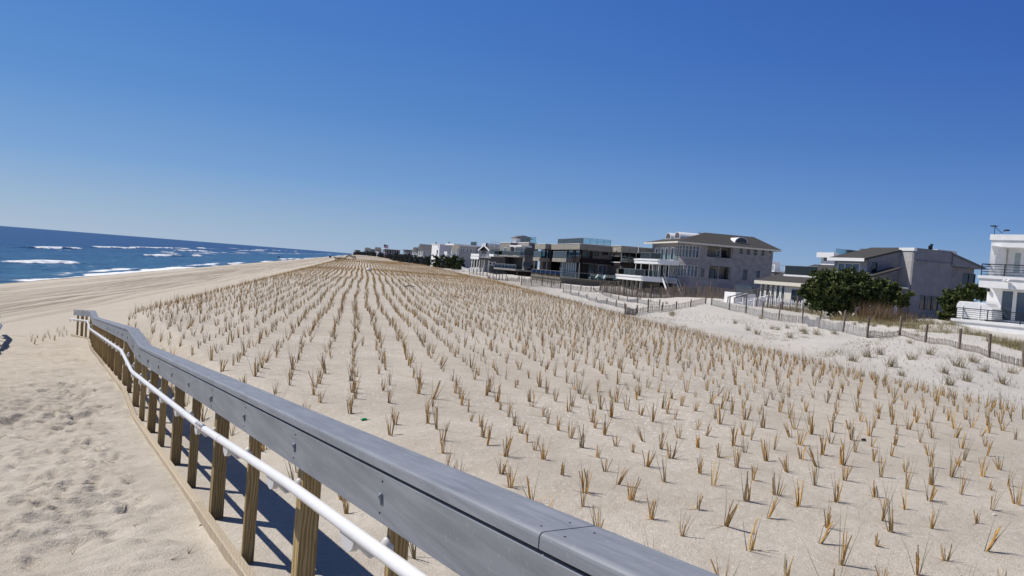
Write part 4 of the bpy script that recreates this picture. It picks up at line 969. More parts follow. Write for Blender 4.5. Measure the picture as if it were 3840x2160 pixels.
# second floor
w2 = [h.rect('s', .5, Z3, 645, 850, 475, 680), h.rect('s', .5, Z3, 880, 990, 500, 706), h.rect('s', .5, Z3, 1020, 1172, 515, 640), h.rect('s', .5, Z3, 1268, 1450, 525, 612)]
h.wall('s', .5, .6, aS, z2f, zf, w2, M_TAN)
for i, r in enumerate(w2): h.window('s', .5, r, M_DKBROWN, [M_PANEG, M_DARK, M_PANEG, M_PANE][i], fw=.08)
f2 = [h.rect('f', .6, Z3, 460, 596, 468, 668), h.rect('f', .6, Z3, 408, 444, 466, 668), h.rect('f', .6, Z3, 250, 388, 465, 716)]
rcv = (h.front(Z3(235, 600), .6)[0], h.front(G6(1735, 400), .6)[0], z2f, zf)
h.wall('f', .6, .5, bF+3, z2f-.3, zf, [rcv]+f2, M_DKBROWN)
for r in f2: h.window('f', .6, r, M_BLKMET, M_PANEB, fw=.07)
h.part('recess', M_DKBROWN, lambda m: (m.box(3.2, 3.4, rcv[0]-.2, rcv[1]+.2, z2f, zf), m.box(.82, 3.2, rcv[0]-.4, rcv[0]-.2, z2f, zf), m.box(.82, 3.4, rcv[0]-.2, rcv[1]+.2, z2f-.3, z2f), m.box(.82, 3.4, rcv[1]+.2, rcv[1]+.4, z2f-.3, zf)))
bb0, bb1 = h.front(G6(1938, 450), -1)[0], h.front(G6(1745, 450), -1)[0]
zbal = h.front(G6(1800, 432), -1)[1]
h.part('balcony', M_TAUPE, lambda m: m.box(-1.2, .58, bb0, bb1, zbal-.75, zbal))
h.glass_rail([(.5, bb0+.1), (-1.1, bb0+.1), (-1.1, bb1-.1), (.5, bb1-.1)], zbal, 1.35)
# dark band and ground floor
h.part('band', M_DKBROWN, lambda m: (m.box(.3, .6, .2, bF+3, z1c, z2f-.3), m.box(.3, aS, .2, .499, z1c, z2f), m.box(.6, aS, .5, .7, z1c, z2f-.02)))
g1 = [h.rect('s', 1.2, Z3, 605, 830, 880, 1330), h.rect('s', 1.2, Z3, 838, 1060, 905, 1330), h.rect('s', 1.2, Z3, 1150, 1392, 925, 1330)]
g1 = [(a, b, zdk+.05, d) for a, b, c_, d in g1]
h.wall('s', 1.2, 1.2, aS+.5, zdk, z1c, g1, M_TAN)
for i, r in enumerate(g1): h.window('s', 1.2, r, M_METAL if i == 2 else M_DKBROWN, [M_DARK, M_PANEG, M_PANEB][i], nu=[1, 1, 2][i], fw=.08, name='patio_door')  # first bay is an opening: its inner shade painted on a dark pane
gf = (h.front(Z3(492, 1000), 1.0)[0], h.front(Z3(20, 1000), 1.0)[0], zdk+.05, z1c-.05)
h.wall('f', 1.0, 1.2, gf[1]+.8, zdk, z1c, [gf], M_DKBROWN)
h.window('f', 1.0, gf, M_METAL, M_PANEB, nu=7, fw=.07, name='curtain_wall')
h.part('recess', M_DKBROWN, lambda m: (m.box(5.5, 5.7, gf[1]+.8, bF+9, zb, z1c), m.box(1.22, 5.5, gf[1]+.8, gf[1]+1.0, zb, z1c), m.box(.6, 6, gf[1]+1.0, bF+9, z1c, z2f-.4)))
for p, pos in ((Z3(565, 1000), 0), ):
    a_ = .4; h.part('column', M_METAL, lambda m: m.box(.3, .42, .3, .42, zdk, z1c))
aC = h.side(Z3(1845, 420), -4.6)[0]; aCe = h.side(G7(935, 300), -4.6)[0]+4
ztC, zfC = h.side(Z3(1850, 338), -4.6)[1], h.side(Z3(1850, 528), -4.6)[1]
h.part('roof', M_TAUPE, lambda m: (m.box(aC, aC+.25, -4.6, .24, zfC, ztC), m.box(aC+.25, aCe, -4.6, -4.35, zfC, ztC), m.box(aC+.25, aCe, -4.35, .24, zfC+.05, ztC-.3)))
h.part('roof_edge', M_WTRIM, lambda m: (m.box(aC-.06, aC+.3, -4.66, .2, ztC, ztC+.07), m.box(aC+.3, aCe, -4.66, -4.3, ztC, ztC+.07)))
cw = [h.rect('s', -3.4, Z3, 1890, 2010, 580, 830), h.rect('s', -3.4, Z3, 2040, 2160, 580, 840)]
zc2 = h.side(Z3(1900, 838), -3.4)[1]; zc1 = h.side(Z3(1900, 950), -3.4)[1]
h.wall('s', -3.4, aC+.6, aCe-.4, zc2, zfC, cw, M_DKBROWN)
for r in cw: h.window('s', -3.4, r, M_DKBROWN, M_PANE)
h.part('band', M_DKBROWN, lambda m: m.box(aC+.1, aCe, -4.5, .2, zc1, zc2))
h.part('sill', M_WTRIM, lambda m: m.box(aC+.02, aC+.098, -4.5, .19, zc2-.12, zc2+.02))
h.glass_rail([(aC+.15, .1), (aC+.15, -4.4), (aCe, -4.4)], zc2, 1.05)
for b_ in (-4.35,):
    h.part('column', M_METAL, lambda m: m.box(aC+.2, aC+.34, -4.45, -4.31, zc2, zfC)); h.part('column', M_METAL, lambda m: m.box(aC+.2, aC+.34, -4.45, -4.31, zdk, zc1))
gw = h.rect('s', -2.6, Z3, 1520, 2165, 1020, 1225); gw = (max(gw[0], aC+.7), gw[1], gw[2], gw[3])
h.wall('s', -2.6, aC+.5, aCe-.4, zdk, zc1, [gw], M_TAN); h.window('s', -2.6, gw, M_DKBROWN, M_PANEB, nu=3)
h.part('wall', M_TAN, lambda m: (m.box(aC+.5, aC+.7, -2.38, 1.2, zdk, zc1), m.box(aC+.4, aC+.6, -3.4, .5, zc2+.01, zfC)))
h.part('spot_lamp', M_WTRIM, lambda m: (lambda q: (m.ellipsoid((aC-.2, q[0], q[1]), (.16, .14, .14)), m.ellipsoid((aC-.2, q[0]-.4, q[1]-.15), (.16, .14, .14)), m.bar((aC, q[0]-.2, q[1]), (aC-.2, q[0]-.4, q[1]-.15), .05, .05), m.bar((aC, q[0]-.2, q[1]), (aC-.2, q[0], q[1]), .05, .05)))(h.front(Z3(1690, 445), aC)))
# northern roof block
bA = bF+.3; aA = -1.2; bA2 = h.front(G6(1495, 270), aA)[0]
h.part('roof', M_TAUPE, lambda m: (m.box(aA, aA+.25, bA, bA2, zf, zt), m.box(aA+.25, 6, bA, bA+.25, zf, zt), m.box(aA+.25, 6, bA+.25, bA2, zf+.05, zt-.3)))
h.part('roof_edge', M_WTRIM, lambda m: (m.box(aA-.06, aA+.3, bA-.06, bA2, zt, zt+.07), m.box(aA+.3, 6, bA-.06, bA+.3, zt, zt+.07)))
aw = [h.rect('f', .3, G6, 1580, 1635, 318, 410), h.rect('f', .3, G6, 1648, 1675, 318, 440)]
h.wall('f', .3, bA+.1, bA2, z2f-.5, zf, aw, M_DKBROWN)
for r in aw: h.window('f', .3, r, M_DKBROWN, M_PANEB)
h.part('balcony', M_TAUPE, lambda m: m.box(-2.0, .28, bA+1, bA2-2, zbal-.8, zbal-.05)); h.glass_rail([(.2, bA+1.1), (-1.9, bA+1.1), (-1.9, bA2-2.1), (.2, bA2-2.1)], zbal-.05, 1.35)
for a_, b_ in ((-1.7, bA+1.3), (-1.7, bA2-2.4), (-.2, bA+1.3)): h.part('column', M_METAL, lambda m: m.box(a_-.07, a_+.07, b_-.07, b_+.07, zb, zbal-.8))
h.part('wall', M_DKBROWN, lambda m: (m.box(.3, .5, bA+.1, bA2, zb, z2f-.5), m.box(.5, 10, bA2-.2, bA2, zb, zf)))
h.part('wall', M_DKBROWN, lambda m: (m.box(aR-.2, aR, .75, bR, zb, zf), m.box(aCe-.6, aCe-.4, -3.2, .75, zb, zfC)))
h.part('deck', M_TAN, lambda m: (m.box(-5.0, aCe, -5.2, gf[1]+.8, zdk-.35, zdk), m.box(-4.8, aCe, -5.0, gf[1]+.6, zb, zdk-.35)))
h.glass_rail([(aC, -5.1), (-4.9, -5.1), (-4.9, gf[1]+.6)], zdk, 1.1, .05, 3.2)
zr0 = zt+.05
ro = h.glass_rail([(aS-.4, .8), (.9, .8), (.9, bF-1.5)], zr0, 1.15, .07, 1.5)
def lounge(m): m.box(0, 1.6, 0, .7, .3, .4); m.prism([(1.6, .3), (2.2, .95), (2.15, 1.0), (1.55, .4)], 1, 0, .7); [m.box(a_, a_+.08, b_, b_+.08, 0, .3) for a_ in (.1, 1.4) for b_ in (.02, .6)]
for k, (a_, b_) in enumerate(((1.2, -3.6), (3.2, -3.4), (6.5, -3.5))):
    p = h.o+h.e1*a_+h.e2*b_; t = thing('deck_chair', ['pale deck chair nearest the corner of the dark modern house deck', 'middle pale deck chair on the dark modern house deck', 'pale deck chair by the sliding glass of the dark modern house'][k], 'chair', (p.x, p.y, h.o.z+zdk), h.rz+.5*k, 'deck chairs on the dark modern house')
    m = MB(); m.box(0, 1.3, 0, .65, .34, .42); m.build('seat', M_WTRIM, t); m = MB(); m.prism([(1.3, .36), (1.75, 1.0), (1.68, 1.04), (1.22, .42)], 1, 0, .65); m.build('backrest', M_WTRIM, t)
    for a2 in (.05, 1.15):
        for b2 in (.02, .57): MB().box(a2, a2+.06, b2, b2+.06, 0, .34).build('leg', M_WTRIM, t)
MOD = h

# ---- greige house with stepped dark side wall and roof glass
h = House('beach_house', 'greige house with roof terrace glass and stepped dark side wall beside the modern brown house', 'house', 1960, 186, 10, -3.2)
zb = -1.0
zt = h.front(Z2(970, 245))[1]; zt2 = h.front(Z2(970, 352))[1]; zcan = h.front(Z2(840, 352), -1)[1]
zu0 = h.front(Z2(900, 690))[1]; zu1 = h.front(Z2(900, 738))[1]; zl0 = h.front(Z2(700, 1105))[1]; zl1 = h.front(Z2(700, 1160))[1]
bM = h.front(Z2(660, 300), 0)[0]; bL = h.front(Z2(300, 900), 0)[0]; aE = h.side(Z2(1420, 600))[0]
stp = [h.side(Z2(x, 900))[0] for x in (1058, 1222, 1368)]; zst = [h.side(Z2(1200, y))[1] for y in (1205, 1095, 985)]
sw = [h.rect('s', 0, Z2, 1005, 1330, 490, 665), h.rect('s', 0, Z2, 968, 1205, 880, 1035)]
h.wall('s', 0, 0, aE, zst[2], zt2, [sw[0], (sw[1][0], sw[1][1], zst[2], sw[1][3])], M_CHAR)
h.part('wall', M_CHAR, lambda m: (m.box(0, stp[1], 0, .22, zst[1], sw[1][2]), m.box(0, sw[1][0], 0, .22, sw[1][2], zst[2]), m.box(0, stp[0], 0, .22, zst[0], zst[1])))
h.window('s', 0, sw[0], M_CHAR, M_PANEG); h.window('s', 0, (sw[1][0], min(sw[1][1], stp[1]), max(sw[1][2], zst[1]), sw[1][3]), M_CHAR, M_PANEB)
h.part('undercroft', M_DKBROWN, lambda m: m.box(1.2, aE, .3, .5, zb, zst[2]))
h.part('parapet', M_GREYTAN, lambda m: (m.box(1.0, 1.25, .8, bM, zt2-.1, zt), m.box(1.25, aE, .8, 1.05, zt2-.1, zt), m.box(1.25, aE, 1.05, bL, zt2-.05, zt-.4)))
h.part('parapet_cap', M_WTRIM, lambda m: (m.box(.94, 1.3, .74, bM, zt, zt+.1), m.box(1.3, aE, .74, 1.1, zt, zt+.1)))
h.part('canopy', M_WTRIM, lambda m: m.box(-1.2, 1.5, -.05, h.front(Z2(530, 370), -1.2)[0], zt2-.35, zt2-.02))
w = (.4, h.front(Z2(430, 560), .3)[0], zu0+.05, zt2-.4)
h.wall('f', .3, .22, bL, zu1, zt2-.35, [w], M_GREYTAN); h.window('f', .3, w, M_WTRIM, M_PANEB, nu=7, fw=.16)
h.part('balcony', M_GREYTAN, lambda m: m.box(-1.5, .28, 0, bL, zu1, zu0)); h.glass_rail([(-1.4, .1), (-1.4, bL-.1)], zu0, 1.05)
h.part('recess', M_TAN, lambda m: m.box(3.2, 3.4, .22, bL, zl0, zu1))
for b0, b1 in ((2.0, 3.6), (5.5, 7.5), (9, 10.5)): h.window('f', 3.1, (b0, b1, zl0+.05, zl0+2.3), M_WTRIM if b0 < 3 else M_DKBROWN, M_PANE, name='door')
h.part('wall', M_CREAM, lambda m: m.box(.2, .4, .3, 1.9, zl0, zu1))
h.part('balcony', M_GREYTAN, lambda m: m.box(-2.2, 3.4, -.02, bL+.3, zl1, zl0)); h.glass_rail([(-2.1, 0.1), (-2.1, bL)], zl0, 1.05, .05, 2.5)
h.part('undercroft', M_DKBROWN, lambda m: m.box(1.5, 1.7, .2, bL, zb, zl1))
h.part('column', M_TAN, lambda m: m.box(-1.6, -1.45, .4, .55, zb, zl1))
# northern volume with roof hut
bN0 = bM+1.0; bN1 = h.front(Z2(225, 320), -.4)[0]
h.part('tower', M_GREYTAN, lambda m: m.box(-.4, 7, bN0, bN1, zu1, zt-.15)); h.part('parapet_cap', M_WTRIM, lambda m: m.box(-.5, 7.1, bN0-.1, bN1+.1, zt-.15, zt-.02))
w = (bN0+2.5, bN1-3, zu0, zt2-.6); h.window('f', -.45, w, M_WTRIM, M_PANEB, nu=2, rec=.03)
h.part('roof_hut', M_WTRIM, lambda m: m.box(2, 6, bN0+3, bN1-2, zt, zt+1.2)); h.part('hut_roof', M_ROOF2, lambda m: m.prism([(1.4, zt+1.2), (3.5, zt+2.0), (4.5, zt+2.0), (6.6, zt+1.2)], 1, bN0+2.5, bN1-1.5))
h.glass_rail([(aE, 1.6), (1.6, 1.6), (1.6, bM)], zt+.1, 1.35, .04, 4, rail=True)
h.part('balcony', M_WTRIM, lambda m: m.box(-2.6, .2, bL, bL+3.4, zu1-.15, zu0+.1)); h.glass_rail([(-.1, bL+.1), (-2.5, bL+.1), (-2.5, bL+3.3)], zu0+.1, 1.25)
h.part('wall', M_CHAR, lambda m: (m.box(aE-.2, aE, .3, bL, zb, zt2-.1), m.box(.6, aE-.2, bL, bL+.2, zb, zt2-.1)))
GREI = h

# ---- charcoal house with a gable roof and white deck
h = House('beach_house', 'charcoal sided house with dark gable roof and white projecting deck', 'house', 1832, 208, 10, -3.2)
zb = -1.0
ze = h.side(Z1(2000, 495))[1]; zr = h.side(Z1(1960, 345), 4)[1]; aE = h.side(Z1(2560, 600))[0]+2
ww = [h.rect('s', 0, Z1, 2055, 2180, 525, 685), h.rect('s', 0, Z1, 2005, 2105, 870, 985), h.rect('s', 0, Z1, 2125, 2230, 875, 1000)]
h.wall('s', 0, 0, aE, zb, ze, ww, M_CHAR)
for r in ww: h.window('s', 0, r, M_WTRIM, M_PANE, fw=.16)
h.part('wall', M_CHAR, lambda m: m.prism([(.22, zb), (8, zb), (8, ze), (4, zr-.15), (.22, ze)], 0, 0, .2))
h.part('bargeboard', M_WTRIM, lambda m: (m.bar((-.82, -.6, ze-.2), (-.82, 4, zr-.05), .1, .3), m.bar((-.82, 4, zr-.05), (-.82, 8.6, ze-.2), .1, .3)))
fw_ = (1.0, 3.6, h.side(Z1(1900, 740))[1], ze-.4); h.window('f', -.06, fw_, M_WTRIM, M_PANE, nu=3, fw=.12, rec=.03)
h.part('wall', M_CHAR, lambda m: (m.box(.2, aE, 7.8, 8, zb, ze), m.box(aE-.2, aE, .22, 7.8, zb, ze)))
h.part('roof', M_ROOF2, lambda m: (m.add([(-.8, -.6, ze-.15), (aE+.5, -.6, ze-.15), (aE+.5, 4, zr), (-.8, 4, zr)], [(0, 1, 2, 3)]), m.add([(-.8, 4, zr), (aE+.5, 4, zr), (aE+.5, 8.6, ze-.15), (-.8, 8.6, ze-.15)], [(0, 1, 2, 3)]), m.add([(-.8, -.6, ze-.15), (aE+.5, -.6, ze-.15), (aE+.5, 8.6, ze-.15), (-.8, 8.6, ze-.15)], [(3, 2, 1, 0)])))
zd1, zd0 = h.front(Z1(1600, 700), -3)[1], h.front(Z1(1600, 790), -3)[1]; zd2 = h.front(Z1(1600, 615), -3)[1]
bD = h.front(Z1(1455, 750), -3)[0]; aD = h.side(Z1(1690, 700), 0)[0]
h.part('balcony', M_WTRIM, lambda m: (m.box(aD, -.02, 0, bD, zd1-.25, zd1), m.box(aD-.1, aD, 0, bD, zd0, zd1), m.box(aD-.06, aD, 0, bD, zd1+.1, zd2)))
h.part('beam', M_CHAR, lambda m: m.box(aD, -.02, .01, .25, zd0, zd1-.26))
h.bar_rail([(aD, .05), (-.1, .05)], zd1, zd2-zd1, 3, M_WTRIM, .04, 1.0, .05)
for a_, b_ in ((aD+.3, .3), (aD+.3, bD*.33), (aD+.3, bD*.66), (aD+.3, bD-.3), (aD*.5, .3), (-.4, .3)): h.part('column', M_WTRIM, lambda m: m.box(a_-.11, a_+.11, b_-.11, b_+.11, zb, zd0))
h.bar_rail([(0, 1.5), (8, 1.5)], zr-.4, 1.5, 5, M_WTRIM, .03, 1.3, .05)
h.part('vent_pipe', M_BLKMET, lambda m: m.tube([(-.4, 3, ze), (-.4, 3, zr+.6)], .2, 8))

# ---- pale two-storey house with flat roof
h = House('beach_house', 'pale grey flat roofed house with white terraces left of the charcoal house', 'house', 1712, 258, 10, -3.2)
zb = -1.0
zt = h.side(Z1(980, 345))[1]; aM = h.side(Z1(1640, 450))[0]; aE = h.side(Z1(1890, 450))[0]+3
z2 = h.side(Z1(1000, 640))[1]; zg = h.front(Z1(960, 850))[1]
ww = [h.rect('s', 0, Z1, x0, x1, y0, y1) for x0, x1, y0, y1 in ((1085, 1150, 430, 555), (1165, 1228, 435, 560), (1280, 1342, 450, 575), (1395, 1462, 460, 580), (1478, 1530, 465, 585), (1100, 1225, 778, 895))]
h.wall('s', 0, 0, aM, zb, zt, ww, M_LTGREY)
for r in ww: h.window('s', 0, r, M_WTRIM, M_PANE, nz=2, fw=.1)
h.part('wall', M_LTGREY, lambda m: (m.box(aM, aE, -.6, -.4, zb, zt-.2), m.box(aM-.2, aM, -.4, 0, zb, zt-.2), m.box(aE-.2, aE, -.4, 9, zb, zt-.2), m.box(.22, aE-.2, 8.8, 9, zb, zt)))
bF = 9
fw_ = [(.6, 2.2, z2+.3, zt-.8)]; gl_ = [(b, b+.9, zg+.1, zg+2.2) for b in (1.0, 4.0, 5.6, 7.2)]
h.wall('f', 0, .22, bF, zb, zt, fw_+gl_, M_CREAM)
for r in fw_+gl_: h.window('f', 0, r, M_WTRIM, M_PANE)
h.part('roof', M_WTRIM, lambda m: (m.box(-2.2, aE+.2, -.8, bF+.4, zt, zt+.45)))
z2a, z2b = h.front(Z1(700, 548), -3.6)[1], h.front(Z1(700, 665), -3.6)[1]
aD = h.side(Z1(960, 640))[0]; bD = h.front(Z1(562, 640), -4)[0]
h.part('balcony', M_WTRIM, lambda m: (m.box(-4, -.02, 0, bD, z2b, z2b+.5), m.box(-4.05, -4, 0, bD, z2b+.5, z2a)))
h.part('balcony_parapet', M_LTGREY, lambda m: m.box(0, aM, -.25, -.05, z2-.35, z2+.75))
h.part('terrace', M_LTGREY, lambda m: (m.box(-5, -.02, .3, bD+1, zg-1.6, zg), m.box(-5.1, -5, .3, bD+1, zg-.5, zg+.7)))
for b_ in (.4, bD*.5, bD-.3): h.part('column', M_WTRIM, lambda m: m.box(-3.8, -3.6, b_-.1, b_+.1, zg, z2b))
h.glass_rail([(aM, 1), (6, 1), (6, 7)], zt+.45, 1.3, .06, 4)
h.part('roof_hut', M_BLUEWHITE, lambda m: m.box(10, 16, 3, 7, zt+.45, zt+1.6))
q = h.side(Z1(1830, 325), 2); h.part('vent_pipe', M_METAL, lambda m: (m.tube([(q[0], 2, zt+.3), (q[0], 2, q[1])], .22, 8), m.tube([(q[0], 2, q[1]-.2), (q[0], 2, q[1])], .36, 8)))

# ---- tall pale cube
h = House('beach_house', 'tall plain pale stucco cube house with two thin flue pipes', 'house', 1637, 300, 12, -3.2)
zb = -1.0
zt = h.side(Z1(320, 312))[1]; aE = h.side(Z1(965, 450))[0]+2; bF = h.front(Z1(160, 500))[0]
w = [(bF*.12, bF*.32, h.front(Z1(270, 640))[1], h.front(Z1(270, 480))[1])]
h.part('wall', M_BLUEWHITE, lambda m: m.box(.22, aE, 0, bF, zb, zt)); h.wall('f', 0, 0, bF, zb, zt, w, M_WHITE); h.window('f', 0, w[0], M_WTRIM, M_PANE)  # sides bluer and darker than the front: shade put into the colour
h.part('wall', M_BLUEWHITE, lambda m: m.box(aE*.45, aE, -.8, -.01, zb, zt-.1))
h.part('parapet', M_WTRIM, lambda m: m.box(-.15, aE, -.15, bF+.1, zt, zt+.3))
for x_, y0, y1 in ((700, 545, 228), (385, 305, 243)):
    q0, q1 = h.side(Z1(x_, y0), -1.2), h.side(Z1(x_+8, y1), -1.2)
    h.part('flue_pipe', M_METAL, lambda m: (m.tube([(q0[0], -1.2 if y0 > 400 else 2, min(q0[1], zt)), (q0[0], -1.2 if y0 > 400 else 2, q1[1])], .22, 8), m.tube([(q0[0], -1.2 if y0 > 400 else 2, q1[1]-.4), (q0[0], -1.2 if y0 > 400 else 2, q1[1])], .4, 8)))

# ---- more distant houses: simple but with roof, windows, decks
def far_house(label, px0, px1, ytop, dist, mat, roof='flat', rot=12, depth=9, nwin=3, floors=2, deck=True, hgt=None):
    h = House('beach_house', label, 'house', px0, dist, rot, -3.0)
    aE = max(4, h.side((px1, 950))[0]); zt = h.side((px0, ytop))[1] if hgt is None else hgt; zb = -1.0
    ws = []
    for f in range(floors):
        for k in range(nwin):
            a0 = aE*(k+.3)/nwin; zz = .6+(zt-.8)*f/floors; wv = (.30, .52, .38)[(k+f+int(px0)) % 3]; ws.append((a0, a0+aE*wv/nwin, zz+(.5 if k % 2 else .2), zz+(zt-.8)/floors-.5))
    fr = [(depth*.2, depth*.45, z0, z1) for _, _, z0, z1 in ws[::nwin]]+[(depth*.6, depth*.85, z0, z1) for _, _, z0, z1 in ws[::nwin]]
    h.wall('s', 0, 0, aE, zb, zt, ws, mat); h.wall('f', 0, .22, depth, zb, zt, fr, mat)
    for r in ws: h.window('s', 0, r, M_WTRIM, M_PANE, fw=.15)
    for r in fr: h.window('f', 0, r, M_WTRIM, M_PANE, fw=.15)
    h.part('wall', mat, lambda m: (m.box(.22, aE, depth-.2, depth, zb, zt), m.box(aE-.2, aE, .22, depth-.2, zb, zt)))
    if roof == 'gable':
        zr = zt+depth*.32; h.part('roof', M_ROOF2, lambda m: m.prism([(-.5, zt-.1), (depth*.5, zr), (depth+.5, zt-.1)], 0, -.6, aE+.6))
    else: h.part('roof', M_WTRIM if mat is not M_CHAR else M_ROOF2, lambda m: m.box(-.8, aE+.5, -.5, depth+.5, zt, zt+.45))
    if deck:
        zd = zt*.5; h.part('balcony', M_WTRIM, lambda m: m.box(-3, -.02, .2, depth-.2, zd-.3, zd)); h.bar_rail([(-2.9, .3), (-2.9, depth-.3)], zd, 1, 2, M_WTRIM, .05, 2.5, .07)
    return h
far_house('small grey gabled house with white windows beyond the pale cube', 1576, 1622, 934, 430, M_LTGREY, 'gable', nwin=3)
far_house('white cottage half hidden by shrubs far along the dune', 1553, 1574, 945, 460, M_WTRIM, 'gable', nwin=2)
far_house('dark flat house low among the far shrubs', 1516, 1540, 938, 560, M_CHAR, nwin=2, deck=False)
cl = far_house('long flat roofed pavilion beside the flagpole', 1436, 1500, 934, 620, M_DKBROWN, 'flat', nwin=6, floors=1)
far_house('white low annex in front of the long pavilion', 1414, 1436, 946, 600, M_WTRIM, 'flat', nwin=2, floors=1, deck=False)
far_house('far dark house with a rooftop hut left of the pavilion', 1382, 1402, 935, 760, M_CHAR, nwin=2)
far_house('far dark gabled house among trees left of the rooftop hut', 1366, 1381, 938, 820, M_CHAR, 'gable', nwin=2)
far_house('farthest dark house at the left end of the skyline', 1328, 1346, 938, 900, M_CHAR, nwin=2)
far_house('far dark house between the skyline trees and flagpole', 1404, 1412, 938, 720, M_CHAR, 'gable', nwin=1)
# houses glimpsed behind the front row
h = House('beach_house', 'white house with glass roof terrace glimpsed behind the rising shed roof', 'house', 3116, 140, 8, -2.9)
zt = h.front(Z5(1620, 245))[1]; aE = h.side(Z5(1735, 300))[0]; bE = h.front(Z5(1440, 380))[0]
r = h.rect('f', 0, Z5, 1480, 1565, 332, 412)
h.wall('f', 0, 0, bE, -1, zt-.9, [r], M_WTRIM); h.window('f', 0, r, M_WTRIM, M_PANEG); h.part('wall', M_WTRIM, lambda m: (m.box(.22, aE+10, 0, .2, -1, zt-1.9), m.box(.22, aE+10, bE-.2, bE, -1, zt-1.9)))
h.part('roof', M_WTRIM, lambda m: m.box(-.7, aE, -.5, bE+.5, zt-.9, zt)); h.glass_rail([(aE+.2, .5), (aE+10, .5)], zt-1.9, 2.7, .05, 4)
h = House('beach_house', 'house with white railed roof deck glimpsed behind the shingle house', 'house', 2896, 160, 4, -2.9)
zt = h.side(Z4(2420, 665))[1]
h.part('wall', M_CHAR, lambda m: m.box(0, 14, 0, 9, -1, zt-.25)); h.part('roof_deck', M_WTRIM, lambda m: m.box(-.2, 14.2, -.2, 9.2, zt-.25, zt))
h.window('s', -.06, (1.5, 3.5, zt-3, zt-1.4), M_WTRIM, M_PANE, rec=.03)
h.bar_rail([(0, 9), (0, 0), (14, 0), (14, 9)], zt, 1.15, 4, M_WTRIM, .05, 2.4, .09); h.part('stair_hut', M_WTRIM, lambda m: (m.box(.5, 3.2, 3, 6, zt, zt+1.9),))
# ------------------------------------------------------------------ fences in the hollow behind the dune
M_SLAT = wood('weathered_slat', (.17, .14, .115), (.27, .235, .20)); M_SLATD = wood('dark_slat', (.10, .078, .065), (.17, .14, .12)); M_SLATG = wood('silvered_slat', (.30, .29, .28), (.40, .39, .375))
M_FPOST = wood('fence_post_wood', (.13, .10, .075), (.22, .18, .14)); M_WIRE = pm('wire', (.10, .10, .10), (.15, .15, .15), rough=.5, metal=.5)
def at_d(px, d):                 # a place on the sand along the column px at depth d
    x, y, _ = W((px-1920)/F_PX*d, d); return (x, y, gz(x, y))
def fence(label, pts, h, spacing=.12, sw=.045, post_h=1.2, post_w=.09, slat=None, group='slat fences behind the dune', posts=True, sub=1, seed=1, cat='fence', th=.012, wires=True, name='snow_fence', top_flat=False, pmat=None):
    slat = slat or M_SLAT; rs = random.Random(seed); P = [Vector(p) for p in pts]
    if sub > 1:                    # extra posts between the given ones
        q = []
        for i in range(len(P)-1):
            for k in range(sub): c = P[i].lerp(P[i+1], k/sub); c.z = gz(c.x, c.y); q.append(c)
        P = q+[P[-1]]
    org = P[0].copy(); root = thing(name, label, cat, org, 0, group)
    for i in range(len(P)):
        if posts:
            ph = post_h*rs.uniform(.9, 1.12); l = Vector((rs.gauss(0, .03), rs.gauss(0, .03), 1))
            m = MB(); m.bar(P[i]-org-Vector((0, 0, .3)), P[i]-org+l*ph, post_w, post_w, up=(1, 0, 0)); m.build('fence_post', pmat or M_FPOST, root)
        if i == len(P)-1: break
        a, b = P[i], P[i+1]; L_ = (b-a).to_2d().length; n = max(2, int(L_/spacing)); m = MB(); tops = []
        sag = rs.uniform(0, .12)*h
        dv = (b-a).to_2d().normalized(); dv = Vector((dv.x, dv.y, 0))
        for k in range(n):
            f = (k+.5)/n; c = a.lerp(b, f); z = gz(c.x, c.y); lean = Vector((dv.x*rs.gauss(0, .04), dv.y*rs.gauss(0, .04), 1)); hh = h*(1 if top_flat else rs.uniform(.93, 1.06))-sag*4*f*(1-f)
            p0 = Vector((c.x, c.y, z-.1))-org; m.bar(p0, p0+lean*(hh+.1), sw, th, up=Vector((dv.y, -dv.x, 0)))
            tops.append(Vector((c.x, c.y, z+hh))-org)
        if wires and len(tops) > 2:
            for fr in (.25, .8):
                m.tube([t-Vector((0, 0, h*(1-fr))) for t in tops[::max(1, len(tops)//6)]+[tops[-1]]], .008, 4)
        m.build('slat_panel', slat, root, fix=False)
    return root
H_ = lambda pts: [hit(*p) for p in pts]
FA = [at_d(px, d) for px, d in ((2250, 118), (2278, 117), (2306, 116), (2338, 115), (2372, 114), (2405, 113), (2440, 112), (2480, 111), (2524, 109), (2566, 107.5), (2612, 106), (2665, 104), (2752, 101))]
fence('tall dense dark brown slat fence in front of the shingle house', FA, 1.55, .055, .05, 1.95, .1, M_SLATD, seed=3, name='slat_fence')
fence('upright picket snow fence below the dark modern house', [at_d(px, d) for px, d in ((1953, 104), (1992, 106), (2031, 109), (2066, 112), (2101, 116), (2140, 118), (2178, 118.5), (2216, 119), (2249, 119.5))], .95, .16, .05, 1.25, .1, M_SLAT, seed=4)
fence('low half buried fence winding across the white hollow below the slat fence', H_(((2225, 1088), (2259, 1104), (2290, 1116), (2319, 1126), (2352, 1131), (2391, 1137), (2430, 1145), (2473, 1146))), .42, .12, .04, .6, .09, M_SLATG, seed=5)
fence('low buried fence along the brow left of the winding one', H_(((2112, 1098), (2140, 1104), (2170, 1112), (2200, 1120), (2235, 1132), (2275, 1141), (2310, 1150), (2342, 1158))), .40, .12, .04, .55, .08, M_SLATG, seed=6)
fence('dark picket fence climbing the white mound', H_(((2343, 1180), (2388, 1178), (2430, 1172), (2482, 1166), (2535, 1158), (2590, 1150), (2645, 1138))), .52, .17, .05, .72, .09, M_SLATD, seed=7)
